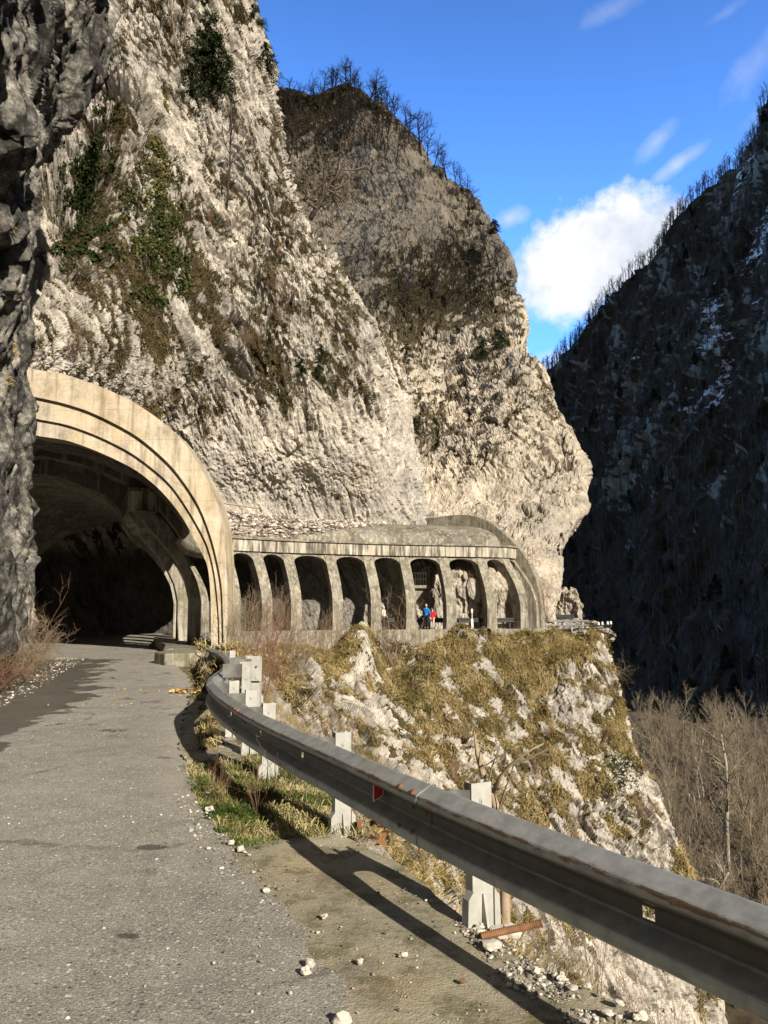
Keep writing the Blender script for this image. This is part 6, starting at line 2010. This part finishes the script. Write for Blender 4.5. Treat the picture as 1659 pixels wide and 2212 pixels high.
# ladder rungs on the last pier
q = at(1146, 1225, 55.4)
LAD = empty('ladder', tuple(q)); tag(LAD, 'short rusty iron ladder fixed to the last gallery pier', 'ladder')
for dx in (-.18, .18): MB().tube([(dx, 0, 0), (dx * 1.1, .05, 1.5)], .025, 4).obj('stile', M_RUST, LAD)
for z in (.2, .55, .9, 1.25): MB().tube([(-.2, .02, z), (.2, .02, z)], .02, 4).obj('rung', M_RUST, LAD)

# plank lying on the roof rubble
q = at(505, 1103, 51.0)
o = MB().box((0, 0, 0), (2.6, .25, .08)).obj('plank', M_DEADW, None, bevel=.01); o.location = tuple(q + np.array([0.4, 0, 0.35])); o.rotation_euler = (0, R(5), R(25)); tag(o, 'grey wooden plank lying on the rubble above the gallery roof', 'plank')

# ================================================================== stones
def stone_mesh(seed, sub=1):
    bm = bmesh.new(); bmesh.ops.create_icosphere(bm, subdivisions=sub, radius=1.0)
    r = random.Random(seed); ax = (r.uniform(.7, 1.2), r.uniform(.7, 1.2), r.uniform(.45, .75))
    co = np.array([v.co[:] for v in bm.verts]); f1, _ = facets(co * 1.1 + seed * 2.3, seed)
    for v, f in zip(bm.verts, f1):
        v.co = Vector([c * a * (1 + .55 * f) for c, a in zip(v.co, ax)])
    me = bpy.data.meshes.new('stone'); bm.to_mesh(me); bm.free(); return me
M_STONE = flat_mat('pale_stone', (0.52, 0.48, 0.41), 0.9, 0.35, 30)
M_STONE2 = flat_mat('grey_stone', (0.27, 0.255, 0.23), 0.9, 0.4, 20)
M_GRAV = grass_mat('mixed_gravel', [(0.0, (0.10, 0.09, 0.075)), (0.35, (0.24, 0.22, 0.185)), (0.65, (0.42, 0.385, 0.33)), (1.0, (0.66, 0.62, 0.54))])
M_RUBBLE = grass_mat('limestone_rubble', [(0.0, (0.12, 0.10, 0.08)), (0.3, (0.32, 0.275, 0.235)), (0.7, (0.52, 0.46, 0.40)), (1.0, (0.66, 0.60, 0.54))])
ST1 = [stone_mesh(i, 2) for i in range(7)]
STS = [stone_mesh(20 + i, 1) for i in range(6)]
rs = np.random.RandomState(77)
def gravel(name, pts, smin, smax, seed, mat):
    r = np.random.RandomState(seed)
    s = smin * (smax / smin) ** (r.uniform(0, 1, len(pts)) ** 2.2)
    return merged(name, STS if smax > .03 or len(pts) > 3000 else STS, [((p[0], p[1], p[2] + k * .25), k, a) for p, k, a in zip(pts, s, r.uniform(0, 6.28, len(pts)))], mat)
# along the outer kerb of the near slab
P1 = sample_poly([(975, 1990), (1010, 1985), (1160, 2085), (1440, 2225), (1250, 2225), (1100, 2130)], 1500, 81, 0.0)
P1 = P1[fbm(P1 / 0.16, 3, 3) > -0.12 + 0.2 * np.random.RandomState(4).uniform(-1, 1, len(P1))]
gravel('gravel', P1, 0.003, 0.015, 82, M_GRAV)
P2 = sample_poly([(370, 1700), (440, 1740), (520, 1830), (600, 1900), (640, 2000), (500, 1910), (420, 1830)], 380, 83, 0.006)
gravel('gravel', P2, 0.003, 0.018, 84, M_GRAV)
P3 = sample_poly([(380, 1480), (520, 1480), (560, 1560), (600, 1640), (700, 1720), (735, 1800), (480, 1826), (400, 1660)], 1500, 85, 0.006)
gravel('gravel', P3 - np.array([0, 0, 0.015]), 0.004, 0.022, 86, M_GRAV)
P4 = sample_poly([(0, 1620), (330, 1430), (420, 1480), (420, 1640), (520, 1890), (760, 2212), (-300, 2212)], 2200, 87, 0.006)
gravel('gravel', P4, 0.003, 0.011, 88, M_GRAV)
P4 = sample_poly([(540, 1895), (735, 1805), (868, 1870), (1420, 2212), (770, 2212)], 420, 89, 0.0)
gravel('gravel', P4, 0.002, 0.011, 90, M_GRAV)
P5 = sample_poly([(-60, 1560), (0, 1530), (60, 1505), (140, 1450), (190, 1425), (130, 1420), (0, 1480), (-60, 1500)], 900, 91, 0.0)
gravel('gravel', P5, 0.006, 0.04, 92, M_RUBBLE)
# rubble that has come down on the roof
fr_all = [f_[0] for f_ in frB]; fn_all = [f_[2] for f_ in frB]
def roof_pt(s, a):
    c = catmull(np.array(fr_all), np.array([s]))[0]; n_ = catmull(np.array(fn_all), np.array([s]))[0]; n_ /= np.linalg.norm(n_)
    x = 2.4 + 6.4 * (1 - math.cos(a)); q = c + n_ * x
    return np.array([q[0], q[1], 6.425 + 2.0 * math.sin(a)])
rub = []
r = np.random.RandomState(93)
for i in range(5200):
    s = r.uniform(0, 4.4) if r.uniform() < .93 else r.uniform(4, 7.5)
    a = r.uniform(0.02, 1.5)
    if s > 2.2 and a < (s - 2.0) * 0.33: continue
    rub.append(roof_pt(s, a) + np.array([0, 0, r.uniform(0, .5) * max(0, 1 - s / 4.5)]))
gravel('rubble', np.array(rub), 0.03, 0.24, 94, M_RUBBLE)
# larger single stones near the camera
named = [(740, 2205, .036, 'large pale stone at the bottom end of the asphalt edge'), (1100, 2020, .055, 'biggest pale stone, beside the foot of the nearest post'), (1062, 2046, .04, 'pale stone just in front of the biggest one by the nearest post'),
         (668, 2083, .030, 'flat white stone lying alone in the middle of the concrete shoulder'), (777, 2078, .020, 'small white stone on the concrete right of the flat one'), (870, 2064, .018, 'small white stone on the concrete near the kerb gravel'),
         (575, 1925, .022, 'round white stone alone on the asphalt near its broken edge'), (660, 2100, .024, 'pale stone on the asphalt edge below the flat white stone'), (1000, 2120, .016, 'reddish brown stone on the concrete shoulder'),
         (480, 1690, .035, 'pinkish stone in the grass under the barrier'), (520, 1835, .035, 'white stone at the corner where grass meets concrete'), (500, 1822, .030, 'white stone on the asphalt edge at the grass corner'), (455, 1750, .032, 'white stone on the grass edge further up'),
         (700, 1980, .02, 'small pale stone on the concrete under the barrier shadow')]
for i, (u, v, s_, lab) in enumerate(named):
    q = onz(u, v, 0.015)
    o = bpy.data.objects.new('stone', ST1[i % 7].copy()); COL.objects.link(o); o.data.materials.append(M_RUST if 'brown' in lab or 'pink' in lab else M_STONE)
    o.location = (q[0], q[1], 0.012 + s_ * .35); o.scale = (s_,) * 3; o.rotation_euler = (0, 0, i * 1.3); tag(o, lab, 'stone')
more = sample_poly([(985, 1990), (1020, 1990), (1180, 2090), (1430, 2212), (1330, 2212), (1120, 2100)], 16, 95, 0.02)
for i, q in enumerate(more):
    s_ = rs.uniform(.012, .024)
    o = bpy.data.objects.new('stone', ST1[i % 7]); COL.objects.link(o)
    if not ST1[i % 7].materials: ST1[i % 7].materials.append(M_STONE)
    o.location = (q[0], q[1], 0.015 + s_ * .4); o.scale = (s_,) * 3; o.rotation_euler = (0, 0, i * 2.1); tag(o, 'angular pale stone in the gravel strip along the outer kerb', 'stone', 'stones in the gravel strip under the barrier')

# rusty pipe stub beyond the nearest post
a, b_ = onz(1040, 2022, 0.02), at(1170, 1994, 4.05)
o = empty('pipe', tuple(a)); tag(o, 'rusty steel pipe sticking out over the drop behind the nearest post', 'pipe')
d = Vector(b_ - a)
pp = MB(); nseg = 14
pp.tube([d * (i / 60) for i in range(61)], [0.017 + (0.0014 if i % 2 else 0) for i in range(61)], 12)
pp.obj('rod', M_RUST, o, smooth=False)
MB().tube([d * .985, d * 1.01], [.021, .021], 12).obj('end_collar', M_RUST, o)

# orange fallen leaves on the road, brown ones behind the second post
M_ORANGE = grass_mat('orange_leaves', [(0.0, (0.10, 0.035, 0.012)), (0.5, (0.42, 0.22, 0.045)), (1.0, (0.66, 0.43, 0.13))])
M_BROWNL = grass_mat('brown_leaves', [(0.0, (0.06, 0.025, 0.012)), (1.0, (0.24, 0.11, 0.05))])
def leaf_pile(u, v, n, rx, ry, hz, size, mat, label, seed, tone=None):
    r = np.random.RandomState(seed); q = onz(u, v, 0.01)
    c = r.normal(0, 1, (n, 3)) * (rx, ry, 0) ; c[:, 2] = r.uniform(0.004, hz, n)
    o = link_mesh('fallen_leaves', leaves('fallen_leaves', c, r.normal(0, .5, (n, 3)) + (0, 0, 1), size, seed, mat, tone), mat, loc=tuple(q))
    return tag(o, label, 'leaves')
leaf_pile(395, 1497, 46, .12, .08, .06, .09, M_ORANGE, 'clump of orange brown fallen leaves on the road by the verge', 101)
leaf_pile(345, 1493, 22, .42, .14, .02, .07, M_ORANGE, 'thin scatter of yellow orange leaves on the road beside the orange clump', 102, 0.8)
leaf_pile(845, 1800, 60, .14, .16, .10, .09, M_BROWNL, 'dry brown leaves gathered behind the foot of the second post', 103)
leaf_pile(245, 1523, 26, .5, .12, .02, .05, M_ORANGE, 'few reddish leaves spread beside the wet patch of road', 104, 0.4)

# dead leaning trunk behind the barrier
DT = empty('dead_tree', (0, 0, 0)); base = Vector(at(1092, 2010, 6.3)); DT.location = base
tag(DT, 'dead leaning tree with bare brown trunk rising behind the nearest barrier post', 'tree')
def rel(u, v, Y): return Vector(at(u, v, Y)) - base
MB().tube([rel(1094, 2120, 6.3), rel(1092, 2010, 6.3), rel(1090, 1900, 6.32), rel(1086, 1800, 6.36), rel(1072, 1745, 6.4), rel(1060, 1712, 6.42)], [.046, .042, .038, .034, .033, .034], 8).obj('trunk', M_DEADW, DT, smooth=True)
MB().tube([rel(1060, 1712, 6.42), rel(1046, 1680, 6.5), rel(1032, 1630, 6.55), rel(1024, 1580, 6.6)], [.034, .028, .022, .006], 7).obj('branch', M_DEADW, DT, smooth=True)
MB().tube([rel(1062, 1716, 6.42), rel(1082, 1675, 6.3), rel(1105, 1650, 6.2), rel(1150, 1618, 6.1), rel(1175, 1606, 6.1)], [.02, .014, .012, .008, .003], 6).obj('branch', M_DEADW, DT, smooth=True)
tw = MB(); rg = random.Random(9)
for (u, v) in ((1075, 1760), (1088, 1820), (1090, 1880), (1050, 1700), (1110, 1650), (1040, 1660), (1092, 1960), (1091, 1930)):
    p = rel(u, v, 6.35); d0 = Vector((rg.uniform(-.6, .8), rg.uniform(-.3, .3), rg.uniform(.2, 1))).normalized()
    grow([tw, tw], p, d0, rg.uniform(.3, .6), .008, 0, 1, rg, dict(n=(4,), first=.3, ang=(25, 60), shrink=.5, wob=.2, up=.1, sides=(4, 3), rmin=.002))
tw.obj('twigs', M_TWIG, DT)
# thin stems in the grass under the barrier
for i, (u, v, s_, lab) in enumerate([(560, 1770, .42, 'thin bare briar growing through the grass under the barrier bend'), (640, 1700, .5, 'thin leafless stems standing beside the third post'), (470, 1745, .3, 'low trailing briar in the shaded grass')]):
    q = onz(u, v, -0.03); put('bare_shrub', (SHB[(i + 2) % 5],), (M_TWIG_R,), tuple(q), s_ * .6, i, (0.2, 0.2), lab, 'shrub')
for i in range(14):
    u, v, Y = rr.uniform(900, 1500), rr.uniform(1980, 2180), rr.uniform(5.5, 8.5)
    q = at(u, v, Y)
    put('bare_shrub', (SHB[i % 5],), (M_TWIG,), tuple(q - np.array([0, 0, .9])), rr.uniform(.3, .6), i, (.2, .3), 'thin bare stems rooted below the brink behind the near barrier', 'shrub', 'bare stems below the near brink')

# small white aircraft far up in the sky
AP = empty('airplane', tuple(at(1311, 316, 1500))); tag(AP, 'tiny white airplane high in the blue sky', 'airplane')
AP.rotation_euler = (R(20), R(-10), R(35)); AP.scale = (.16,) * 3
MB().tube([(0, -18, 0), (0, -15, 0), (0, 12, 0), (0, 19, 1)], [.5, 2, 2, .4], 8).obj('fuselage', M_WHITE, AP, smooth=True)
MB().add([(-17, 5, 0), (0, -4, 0), (17, 5, 0), (17, 7, 0), (0, 3, 0), (-17, 7, 0), (-17, 5, .4), (0, -4, .6), (17, 5, .4), (17, 7, .4), (0, 3, .6), (-17, 7, .4)],
         [(0, 1, 4, 5), (1, 2, 3, 4), (11, 10, 7, 6), (10, 9, 8, 7), (0, 6, 7, 1), (1, 7, 8, 2), (2, 8, 9, 3), (3, 9, 10, 4), (4, 10, 11, 5), (5, 11, 6, 0)]).obj('wing', M_WHITE, AP)
MB().add([(-.2, 13, 1), (-.2, 18, 1), (-.2, 19, 6), (-.2, 17, 6), (.2, 13, 1), (.2, 18, 1), (.2, 19, 6), (.2, 17, 6)], [(0, 1, 2, 3), (7, 6, 5, 4), (0, 4, 5, 1), (1, 5, 6, 2), (2, 6, 7, 3), (3, 7, 4, 0)]).obj('tail_fin', M_WHITE, AP)
print('all', time.time() - T0)
